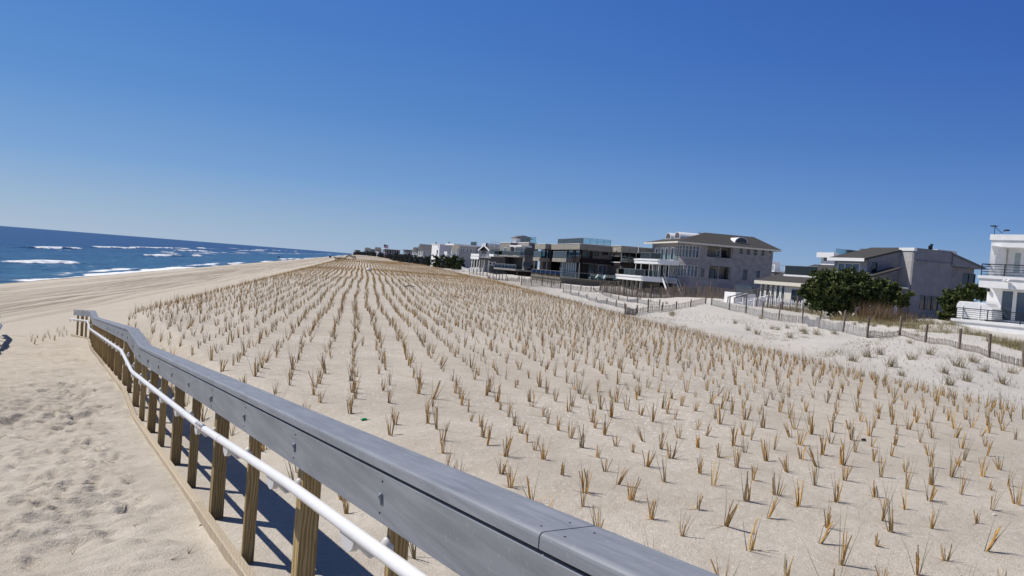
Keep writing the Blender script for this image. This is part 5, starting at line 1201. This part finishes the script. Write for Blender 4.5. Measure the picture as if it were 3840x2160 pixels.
fence('sagging grey fence running down from the mound past the evergreen shrub', H_(((2667, 1145), (2735, 1163), (2797, 1176), (2858, 1190), (2920, 1203), (3009, 1214), (3071, 1231), (3160, 1246), (3250, 1266))), .62, .085, .035, 1.28, .085, M_SLATG, seed=8)
fence('low picket fence in front of the white stucco house', H_(((3252, 1268), (3373, 1259), (3469, 1284), (3598, 1310), (3709, 1342), (3838, 1378), (3960, 1412))), .36, .13, .045, 1.15, .10, M_SLAT, seed=9)
fence('row of close bare posts with thin wire below the charcoal house', [at_d(px, d) for px, d in ((1756, 165), (1770, 161), (1784, 157), (1797, 153), (1808, 149), (1822, 146), (1834, 142), (1846, 139), (1858, 138), (1870, 138), (1882, 138), (1894, 139))], .55, .5, .05, 1.35, .12, M_FPOST, seed=10)
fence('low picket fence on the slope below the greige house', [at_d(px, d) for px, d in ((1828, 118), (1850, 119), (1868, 121), (1900, 127), (1940, 136))], .6, .2, .05, .85, .1, M_SLATD, seed=11)
fence('thin post fence below the dark modern house deck', [at_d(px, d) for px, d in ((1945, 132), (1962, 131), (1986, 130), (2008, 129), (2030, 128), (2052, 127), (2075, 126))], .7, .15, .04, 1.2, .09, M_SLATG, seed=12)
fence('white picket fence in front of the pale flat roofed house', [at_d(px, d) for px, d in ((1727, 236), (1755, 228), (1782, 220), (1806, 213))], 1.3, .28, .16, 1.4, .14, M_WTRIM, seed=13, top_flat=True, name='picket_fence', wires=False, pmat=M_WTRIM)
fence('white picket fence along the low wing of the grey clapboard house', [at_d(px, d) for px, d in ((2786, 88), (2830, 87.4), (2875, 86.8), (2920, 86), (2965, 85.2), (3010, 84.4))], 1.05, .20, .10, 1.15, .1, M_WTRIM, seed=14, top_flat=True, name='picket_fence', pmat=M_WTRIM)
fence('dark thin fence with tall posts at the foot of the evergreen shrub', [at_d(px, d) for px, d in ((2838, 82), (2880, 81), (2934, 80), (2990, 79), (3048, 78))], 1.0, .16, .045, 1.75, .1, M_SLATD, seed=15)
# slatted ramp with dark handrails beside the low wing
q = at_d(2752, 90); t = thing('beach_steps', 'white slatted beach steps with dark handrails beside the low white windowed wing', 'steps', q, R(5))
MB().prism([(0, -.3), (5.2, -.3), (5.2, 1.75), (0, .1)], 1, 0, .04).build('side_board', M_WTRIM, t)
for k in range(9):
    MB().box(.25+.55*k, .8+.55*k, .05, 1.3, .12+.18*k, .17+.18*k).build('tread', M_WTRIM, t)
for b_ in (-.02, 1.35): MB().bar((0, b_, 1.0), (5.2, b_, 2.65), .07, .09).build('handrail', M_FPOST, t); MB().bar((.1, b_, -.3), (.1, b_, 1.05), .09, .09).build('rail_post', M_FPOST, t); MB().bar((5.1, b_, -.3), (5.1, b_, 2.6), .09, .09).build('rail_post', M_FPOST, t)
q = at_d(2758, 97); t = thing('white_shed', 'small white shed with glass screen between the shingle house and the low wing', 'shed', q, 0); MB().box(0, 2.7, 0, 3, -.6, 1.5).build('wall', M_WTRIM, t)
g = MB().box(.2, 2.7, .5, .53, 1.5, 2.5).build('glass_screen', M_GLASS, t); MB().box(.8, 1.6, -.05, -.005, 0, 1.3).build('door', M_LTGREY, t)
# far crossing over the dune
fence('far grey rail fence of the next beach crossing', [at_d(px, d) for px, d in ((1252, 272), (1240, 288), (1262, 291), (1290, 294), (1320, 297))], 1.15, .35, .2, 1.35, .2, M_SLATD, seed=16, name='rail_fence')
fence('dark fence line along the foot of the far dune', [at_d(px, d) for px, d in ((1246, 700), (1262, 560), (1282, 460), (1304, 390), (1326, 345))], 1.2, .6, .3, 1.3, .25, M_SLATD, seed=17)

# ------------------------------------------------------------------ shrubs, dead stalks, grass
M_PINE1 = pm('pine_needles', (.022, .034, .012), (.055, .078, .024), scale=3, rough=.8, spec=.15); M_PINE2 = pm('sunlit_pine_needles', (.07, .09, .027), (.13, .15, .048), scale=3, rough=.8, spec=.15)  # second, lighter green goes on random tufts: sunlight put into the colour
M_BARK = pm('bark', (.05, .038, .028), (.10, .08, .06), scale=12, rough=.9); M_FARSH = pm('hazed_scrub', (.045, .052, .052), (.08, .088, .08), scale=2, rough=.9)  # far shrubs in bluish grey: distance haze put into the colour
M_RED = pm('dead_red_stalk', (.10, .055, .03), (.20, .115, .065), scale=6, rough=.9); M_TANG = pm('dry_grass', (.25, .19, .095), (.40, .32, .175), scale=4, rough=.9); M_GRN = pm('dune_grass_green', (.15, .155, .06), (.27, .26, .11), scale=4, rough=.9)
def shrub(label, p, blobs, n, leaf, mats=None, seed=1, cat='shrub', name='evergreen_shrub', group=None, limb=True, up=.35):
    rs = np.random.RandomState(seed); root = thing(name, label, cat, p, 0, group); mats = mats or [M_PINE1, M_PINE2]
    m = MB(); rr = random.Random(seed)
    if limb:
        for bx, by, bz, rx, ry, rz in blobs:
            m.tube([(bx*.15, by*.15, -.3), (bx*.5+rr.uniform(-.2, .2), by*.5, bz*.4), (bx, by, bz), (bx+rr.uniform(-.3, .3)*rx, by, bz+rz*.6)], [.11, .085, .05, .015], 6)
        m.build('trunk', M_BARK, root)
    B = np.array(blobs); vol = B[:, 3]*B[:, 4]*B[:, 5]; cnt = np.maximum(8, (n*vol**.8/np.sum(vol**.8)).astype(int)); V = []; MI = []
    for b, c in zip(B, cnt):
        nc = max(4, c//16)                                  # tufts, each a small burst of needles
        d = rs.normal(size=(nc, 3)); d /= np.linalg.norm(d, axis=1)[:, None]; r = np.where(rs.rand(nc) < .14, rs.uniform(1.05, 1.4, nc), rs.uniform(.4, 1.08, nc))[:, None]
        r = r*(1+.22*np.sin(d[:, :1]*5+seed)*np.cos(d[:, 2:]*6))
        C = b[:3]+d*r*b[3:]; C[:, 2] = np.maximum(C[:, 2], .05)
        for k in range(nc):
            kk = 16; dd = rs.normal(size=(kk, 3)); dd[:, 2] += up*2; dd /= np.linalg.norm(dd, axis=1)[:, None]
            sd_ = np.cross(dd, rs.normal(size=(kk, 3))); sd_ /= np.linalg.norm(sd_, axis=1)[:, None]; L_ = leaf*rs.uniform(.7, 1.5, kk)[:, None]; w = L_*.28
            o = C[k]+rs.normal(size=(kk, 3))*leaf*.25
            V.append(np.stack([o-sd_*w, o+sd_*w, o+sd_*w*.5+dd*L_, o-sd_*w*.5+dd*L_], 1).reshape(-1, 3)); MI += [int(rs.rand() < .5)]*kk
    V = np.concatenate(V); raw_mesh('foliage', V, np.arange(len(V)).reshape(-1, 4), mats, MI, parent=root)
    return root
def blob_px(p0, d, lst):         # crown lobes given by pixel centre and pixel radius, at depth d, around the base p0
    out = []
    for px, py, rx, ry, dd in lst:
        r = ray(px, py); t = (d+dd)/(r.dot(FW)); q = CAM+r*t; k = (d+dd)/F_PX
        out.append((q.x-p0[0], q.y-p0[1], q.z-p0[2], rx*k, rx*k*.8, ry*k))
    return out
d0 = 74; p0 = at_d(3180, d0)
shrub('big dark evergreen pine shrub in front of the grey clapboard house', p0, blob_px(p0, d0, [Z8(790, 620)+(46, 30, 1), Z8(860, 560)+(50, 42, 0), Z8(890, 680)+(60, 42, -.5), Z8(980, 520)+(46, 32, .5), Z8(1010, 640)+(60, 50, -1), Z8(1110, 520)+(46, 32, 0), Z8(1140, 630)+(60, 48, -.5), Z8(1210, 530)+(30, 26, .5), Z8(1260, 640)+(50, 40, 0), Z8(1370, 590)+(38, 30, 1), Z8(1390, 680)+(50, 34, .5), Z8(1480, 590)+(22, 20, 1), Z8(1480, 680)+(30, 26, .5), Z8(740, 590)+(20, 14, 1), Z8(1560, 700)+(26, 22, .5), Z8(960, 730)+(60, 26, 0), Z8(1600, 640)+(14, 12, 1)]), 26000, .24, seed=2)
d1 = 74; p1 = at_d(3540, d1)
shrub('smaller dark evergreen shrub between the grey house and the white stucco house', p1, blob_px(p1, d1, [Z8(1930, 690)+(26, 26, 1), Z8(1990, 670)+(34, 24, 0), Z8(1950, 770)+(30, 40, 0), Z8(2070, 640)+(34, 30, .5), Z8(2150, 610)+(24, 20, 1), Z8(2200, 630)+(30, 26, 1), Z8(2050, 720)+(40, 30, .5), Z8(2110, 570)+(9, 10, 1), Z8(1900, 830)+(24, 26, 0), Z8(2000, 840)+(34, 30, 0), Z8(1950, 900)+(40, 24, 0)]), 11000, .23, seed=5)
# dead reddish stalks at the foot of the shrub
def stalks(label, p, n, rad, h, mats, seed, name='dead_stalks', cat='shrub', group=None, r=.012, spread=.35):
    rs = random.Random(seed); V, F, MI = [], [], []
    for i in range(n):
        a = rs.uniform(0, 6.28); q = math.sqrt(rs.random()); x, y = math.cos(a)*q*rad[0], math.sin(a)*q*rad[1]
        stalk(rs, V, F, MI, (x, y, gz(p[0]+x, p[1]+y)-p[2]-.05), (rs.gauss(0, spread), rs.gauss(0, spread), 1), h*rs.uniform(.45, 1.1), r, rs.randrange(len(mats)), True, 2, rs.uniform(-.1, .25))
    o = raw_mesh(name, np.array(V), np.array(F), mats, [min(m_, len(mats)-1) for m_ in MI]); o.location = p
    return tag(o, label, cat, group)
stalks('thicket of dead reddish brown stalks at the right foot of the big evergreen', at_d(3295, 70), 900, (1.9, 1.2), 2.0, [M_RED, M_RED, M_TANG], 3)
stalks('grey brown leafless brush beside the reddish stalks', at_d(3370, 71), 420, (1.7, 1.0), 1.7, [M_BARK, M_RED], 4)
stalks('pale dry grass clump under the left of the big evergreen', at_d(3170, 69), 260, (1.3, .8), 1.0, [M_TANG], 5)
stalks('dark bare brush below the white stucco house deck', at_d(3440, 66), 300, (1.6, .8), 1.1, [M_BARK, M_TANG], 6)
stalks('grey wiry brush along the posts below the pale flat roofed house', at_d(1745, 196), 500, (9, 3), 1.3, [M_BARK, M_SLAT], 7, r=.03)
def grass_area(name, label, up, lo, n, h, mats, seed, r=.009, spread=.3):
    rs = random.Random(seed); V, F, MI = [], [], []; ux, uy = zip(*up); lx, ly = zip(*lo)
    D = []
    for i in range(n//7):
        px = rs.uniform(min(ux), max(ux)); y0, y1 = np.interp(px, ux, uy), np.interp(px, lx, ly); D.append(ray(px, rs.uniform(y0, y1)))
    D = np.array(D); Z = np.full(len(D), CZ-2.5)
    for it in range(25): t = (Z-CZ)/D[:, 2]; Z = .5*Z+.5*ground(D[:, 0]*t, D[:, 1]*t)
    t = (Z-CZ)/D[:, 2]; ok = (t > 0) & (t < 130)
    for x, y, z in zip(D[ok, 0]*t[ok], D[ok, 1]*t[ok], ground(D[ok, 0]*t[ok], D[ok, 1]*t[ok])):
        k = rs.uniform(.6, 1.2)
        for j in range(7): stalk(rs, V, F, MI, (x+rs.gauss(0, .12), y+rs.gauss(0, .12), z-.03), (rs.gauss(0, spread), rs.gauss(0, spread), 1), h*k*rs.uniform(.5, 1.1), r, rs.randrange(len(mats)), True, 1)
    o = raw_mesh(name, np.array(V), np.array(F), mats, MI); return tag(o, label, 'grass', kind='stuff')
UP = [(2868, 1153), (3010, 1162), (3134, 1182), (3275, 1203), (3567, 1230), (3640, 1256), (3840, 1296)]
LO = [(2868, 1160), (3010, 1174), (3134, 1203), (3300, 1219), (3450, 1238), (3567, 1250), (3700, 1280), (3840, 1322)]
grass_area('dune_grass', 'band of tan and green dune grass along the house fronts at right', UP, LO, 9000, .55, [M_TANG, M_TANG, M_GRN], 21)
for lab, up, lo, n, mats in (('flat mat of tan vines on the white sand mid right', [(2862, 1246), (2930, 1240), (3030, 1238)], [(2862, 1274), (2960, 1280), (3030, 1262)], 900, [M_TANG, M_GRN]), ('flat mat of greenish vines on the small hump right of it', [(3085, 1320), (3230, 1268), (3365, 1258)], [(3085, 1350), (3250, 1302), (3365, 1268)], 1300, [M_GRN, M_TANG]), ('strip of tan grass on the brow above the white sand', [(2500, 1198), (2620, 1235)], [(2500, 1212), (2620, 1250)], 400, [M_TANG])):
    grass_area('sand_vines', lab, up, lo, n, .13, mats, len(lab), .010, .9)
# young sprigs set out on the white sand
rs = random.Random(31); SP = []
for i in range(60):
    for j in range(190):
        x = 15.5+i*.5+rs.gauss(0, .06); y = 12+j*.55+rs.gauss(0, .08)+.27*(i % 2)
        xe = x-4*float(sstep(10, 110, np.array(y)))
        if xe < 13.5 or xe > 37 or rs.random() < .42: continue
        SP.append((x, y))
SP = np.array(SP); SP = SP[vnoise(SP[:, 0], SP[:, 1], 95, 11) < np.where(SP[:, 1] < 75, .35, -.05)]; SPZ = ground(SP[:, 0], SP[:, 1])
sprigs = []
for i in range(6):
    r_ = random.Random(700+i); V, F, MI = [], [], []
    for j in range(4): w = r_.uniform(0, 6.28); stalk(r_, V, F, MI, (math.cos(w)*.015, math.sin(w)*.015, -.03), (math.cos(w)*.3, math.sin(w)*.3, 1), r_.uniform(.08, .19), .0055, 2, True, 1)
    sprigs.append((np.array(V), np.array(F), np.array(MI)))
tag(scatter('young_beachgrass', range(len(SP)), SP, SPZ, sprigs, [1]*6, (.8, 1.3), 9), 'small grey green grass sprigs dotted over the white sand hollow', 'beachgrass', kind='stuff')
# single tufts on the white sand
tuft_me = []
for i in range(5):
    r_ = random.Random(300+i); V, F, MI = [], [], []
    for j in range(46):
        w = r_.uniform(0, 6.28); stalk(r_, V, F, MI, (r_.gauss(0, .07), r_.gauss(0, .07), -.03), (math.cos(w)*r_.uniform(.1, .9), math.sin(w)*r_.uniform(.1, .9), 1), r_.uniform(.18, .5), .006, r_.choice([0, 0, 1, 2]), True, 2, r_.uniform(0, .2))
    me = raw_mesh('tmp', np.array(V), np.array(F), [M_TANG, M_GRN, M_RED], MI); tuft_me.append(me.data); bpy.data.objects.remove(me)
TP = [Z8(130, 890), Z8(240, 950), Z8(310, 980), Z8(445, 940), Z8(490, 945), Z8(570, 930), Z8(590, 1010), Z8(700, 960), Z8(820, 985), Z8(350, 850), Z8(1140, 900), Z8(1300, 915), Z8(1430, 918), Z8(1190, 885), Z8(1670, 995), Z8(1920, 975), Z8(1610, 1060), (2520, 1185), (2525, 1178), (3540, 1400), (3560, 1445), (3590, 1375), (3420, 1350), (3480, 1330), (3300, 1330), (3340, 1375), (3625, 1430), (3690, 1395), (3760, 1440), (3380, 1410), (3250, 1340), (3200, 1355), (3650, 1360), (3790, 1400), (2440, 1130), (2400, 1122), (2500, 1140), (2335, 1105), (3130, 1255), (3020, 1252)]
for k, (px, py) in enumerate(TP):
    o = bpy.data.objects.new('grass_tuft', tuft_me[k % 5]); COL.objects.link(o); o.location = hit(px, py); s_ = rs.uniform(.9, 1.6); o.scale = (s_, s_, s_*.9); o.rotation_euler = (0, 0, rs.uniform(0, 6.28))
    where = 'in the white hollow below the slat fence' if px < 2560 else 'on the white sand left of the sagging grey fence' if px < 3060 else 'on the hump near the low picket fence at right'
    tag(o, ['loose tan grass tuft ', 'reddish tan grass tuft ', 'bushy dry grass tuft ', 'spiky tan grass tuft ', 'ragged brown grass tuft '][k % 5]+where, 'grass tuft', 'grass tufts on the white sand')
# sparse plants at the toe of the slope beyond the railing's end
for k, (px, py) in enumerate([(118, 1280), (128, 1290), (160, 1280), (170, 1268), (190, 1270), (204, 1276), (222, 1260), (236, 1262), (250, 1256), (180, 1252), (214, 1244), (240, 1240), (140, 1268)]):
    kv = list(first_mesh)[(k*5) % len(first_mesh)]; o = bpy.data.objects.new('beachgrass', first_mesh[kv]); COL.objects.link(o); o.location = hit(px, py); o.scale = (.8, .8, .9); o.rotation_euler = (0, 0, k)
    tag(o, 'thin beachgrass bunch on the beach left of the far railing end', 'beachgrass', 'beachgrass bunches left of the far railing end')
# dark shrubs in front of the distant houses
FS = [(1690, 244, 968, 17), (1662, 252, 972, 15), (1636, 270, 970, 14), (1722, 240, 984, 9), (1790, 232, 972, 6), (1778, 236, 985, 6), (1630, 330, 972, 10), (1605, 350, 970, 10), (1585, 370, 968, 9), (1562, 380, 966, 9), (1545, 430, 962, 9), (1530, 440, 958, 9), (1515, 460, 957, 10), (1500, 480, 957, 9), (1480, 520, 956, 9), (1455, 560, 955, 8), (1420, 600, 952, 7), (1402, 640, 947, 9), (1390, 680, 945, 9), (1378, 700, 945, 8), (1366, 740, 944, 9), (1352, 780, 943, 8), (1338, 820, 943, 8), (1326, 850, 944, 6)]
SHTXT = ['dark rounded shrub', 'dark ragged shrub', 'low dark green bush']
NEARH = ['beside the pale cube house', 'in front of the pale cube house', 'left of the pale cube house', 'by the pale flat roofed house', 'before the charcoal house', 'under the white terrace']
for k, (px, d, py, rpx) in enumerate(FS):
    p = at_d(px, d); kk = d/F_PX; r = rpx*kk*1.15; zc = max(.6, (CAM+ray(px, py+(1 if k > 7 else -4))*(d/ray(px, py+(1 if k > 7 else -4)).dot(FW))).z-p[2]); rr = random.Random(k)
    bl = [(0, 0, zc*.55, r, r, max(1.0, zc*.6)), (r*.8, 0, zc*.4, r*.7, r*.7, zc*.5), (-r*.8, r*.3, zc*.45, r*.7, r*.6, zc*.5)]
    lab = SHTXT[k % 3]+' '+(NEARH[k] if k < 6 else 'in the far scrub belt '+('beyond the pale cube house' if px > 1540 else 'before the long pavilion' if px > 1410 else 'left of the flagpole'))
    shrub(lab, p, bl, 1100 if k < 8 else 600, .55 if k < 8 else .9, mats=[M_PINE1, M_PINE1, M_FARSH][k % 2:k % 2+2] if k < 8 else [M_FARSH, M_FARSH], seed=40+k, group='shrubs before the distant houses', name='shrub')

# ------------------------------------------------------------------ flagpole, pole, vehicles, litter
q = at_d(1429, 610); t = thing('flagpole', 'white flagpole with a small flag far along the dune', 'flagpole', q)
zt = (CAM+ray(1430, 914)*(610/ray(1430, 914).dot(FW))).z-q[2]
MB().tube([(0, 0, -.5), (0, 0, zt)], [.16, .08], 8).build('pole', M_WTRIM, t); MB().ellipsoid((0, 0, zt+.1), (.16, .16, .16)).build('finial', M_METAL, t)
M_FRED = pm('flag_red', (.30, .03, .04), rough=.8); M_FBLUE = pm('flag_blue', (.02, .03, .10), rough=.8)
fl = MB()
for i in range(13): fl.mi = i % 2; fl.prism([(.12, zt-.35-.2*i), (3.4, zt-.65-.2*i), (3.4, zt-.85-.2*i), (.12, zt-.55-.2*i)], 1, -.02, .02)
fo = fl.build('flag', [M_FRED, M_WTRIM], t); MB().prism([(.10, zt-.34), (1.5, zt-.47), (1.5, zt-1.87), (.10, zt-1.74)], 1, -.04, .04).build('canton', M_FBLUE, fo)
q = at_d(1555, 450); t = thing('utility_pole', 'thin utility pole rising beside the far white cottage', 'pole', q)
zt = (CAM+ray(1555, 929)*(450/ray(1555, 929).dot(FW))).z-q[2]; MB().tube([(0, 0, -.5), (0, 0, zt)], [.2, .14], 8).build('mast', M_BARK, t); MB().bar((-1, 0, zt-.8), (1, 0, zt-.8), .12, .14).build('crossarm', M_BARK, t)
M_CAR = pm('dark_car_paint', (.02, .025, .03), (.03, .035, .04), rough=.3, spec=.5); M_TYRE = pm('tyre', (.015, .015, .015), (.02, .02, .02), rough=.9)
def truck(label, px, py, d, rz, cab=True):
    q = at_d(px, d); t = thing('pickup_truck' if cab else 'off_road_car', label, 'truck' if cab else 'car', q, rz, 'vehicles driving far along the beach')
    pr = [(-2.6, .55), (2.6, .55), (2.65, 1.05), (1.3, 1.15), (.7, 1.85), (-.9, 1.85), (-1.0, 1.15), (-2.65, 1.15)] if cab else [(-2.2, .55), (2.3, .55), (2.35, 1.1), (1.2, 1.2), (.6, 1.95), (-2.1, 1.95), (-2.25, 1.15)]
    MB().prism(pr, 1, -.95, .95).build('body', M_CAR, t, bevel=.05)
    m = MB(); m.prism([(.75, 1.2), (1.15, 1.2), (.62, 1.78), (-.8, 1.78), (-.85, 1.2)], 1, -.97, .97); m.build('window', M_PANE, t)
    for a in (-1.6, 1.6):
        for b in (-.85, .85):
            m = MB(); m.tube([(a, b-.13, .4), (a, b+.13, .4)], .42, 14); w = m.build('wheel', M_TYRE, t); m = MB(); m.tube([(a, b-.14, .4), (a, b+.14, .4)], .2, 10); m.build('rim', M_METAL, w)
    for b in (-.65, .65): MB().box(2.62, 2.68, b-.2, b+.2, .8, .98).build('headlight', M_WTRIM, t)
truck('dark pickup truck parked on the beach near the surf', 1039, 953, 640, R(100))
truck('dark off road car at the far end of the beach by the dune fence', 1231, 951, 700, R(95), False)
# litter
M_GREEN = pm('green_plastic', (.01, .32, .10), (.02, .40, .14), rough=.3); M_SHELL = pm('shell', (.68, .66, .62), (.78, .76, .72), scale=30, rough=.5); M_STONE = pm('dark_stone', (.03, .028, .026), (.06, .055, .05), scale=30, rough=.8)
p = hit(1363, 1586); t = thing('plastic_wrapper', 'small crumpled green plastic wrapper on the sand above the railing', 'wrapper', p, .1)
m = MB(); m.ellipsoid((0, 0, .012), (.045, .02, .014), 9, 5); rr = random.Random(2); m.v = [(x+rr.uniform(-.006, .006), y+rr.uniform(-.005, .005), z+rr.uniform(-.004, .006)) for x, y, z in m.v]; m.build('film', M_GREEN, t)
MB().prism([(.04, .0), (.075, -.012), (.078, .014)], 2, .008, .012).build('twist_end', M_GREEN, t)
p = hit(3238, 1659); o = MB(); o.ellipsoid((0, 0, .012), (.035, .022, .02), 9, 6); ob = o.build('stone', M_STONE, None); ob.location = p; tag(ob, 'small black stone among the grass bunches at right', 'stone')
for k, (px, py, lab) in enumerate([(3728, 1935, 'white shell fragment near the right edge of the planted field'), (3332, 1990, 'small white shell chip between two rows right of centre'), (2620, 1745, 'pale shell fragment above the middle of the rail cap'), (3090, 1985, 'thin white shell sliver in the right foreground rows'), (3738, 1722, 'white shell near the right frame edge under the hump')]):
    p = hit(px, py); m = MB(); m.ellipsoid((0, 0, .008), (.02-.002*k, .013, .006), 10, 4, -20, 90); ob = m.build('shell', M_SHELL, None); ob.location = p; ob.rotation_euler = (.2, .1, k); tag(ob, lab, 'shell', 'loose shells on the dune')
p = hit(1383, 1017); m = MB(); m.ellipsoid((0, 0, .15), (.4, .3, .2), 9, 5); m.v = [(x+rr.uniform(-.07, .07), y+rr.uniform(-.07, .07), z+rr.uniform(-.05, .05)) for x, y, z in m.v]; ob = m.build('plastic_bag', M_SHELL, None); ob.location = p; tag(ob, 'crumpled white plastic bag on the crest of the planted rows', 'plastic bag')
p = hit(1535, 1078); m = MB(); m.tube([(-.35, 0, .05), (0, .05, .12), (.35, -.02, .06)], [.04, .06, .03], 8); ob = m.build('driftwood', M_SLATG, None); ob.location = p; tag(ob, 'bleached driftwood piece lying among the far rows', 'driftwood')
for k, (px, py) in enumerate([(640, 2122), (704, 2096), (330, 1695), (355, 1830), (500, 1985), (745, 1985), (270, 2082), (430, 1742)]):
    p = hit(px, py); V, F, MI = [], [], []; r_ = random.Random(60+k)
    stalk(r_, V, F, MI, (0, 0, .005), (math.cos(k*1.3), math.sin(k*1.3), .12), r_.uniform(.1, .22), .003, 0, True, 3, .15)
    stalk(r_, V, F, MI, (0, 0, .005), (math.cos(k*1.3+.5), math.sin(k*1.3+.5), .3), r_.uniform(.06, .12), .0025, 0, True, 2, .1)
    o = raw_mesh('dry_twig', np.array(V), np.array(F), [M_RED], MI); o.location = p; tag(o, 'dry brown twig lying on the trodden sand path', 'twig', 'twigs on the sand path')
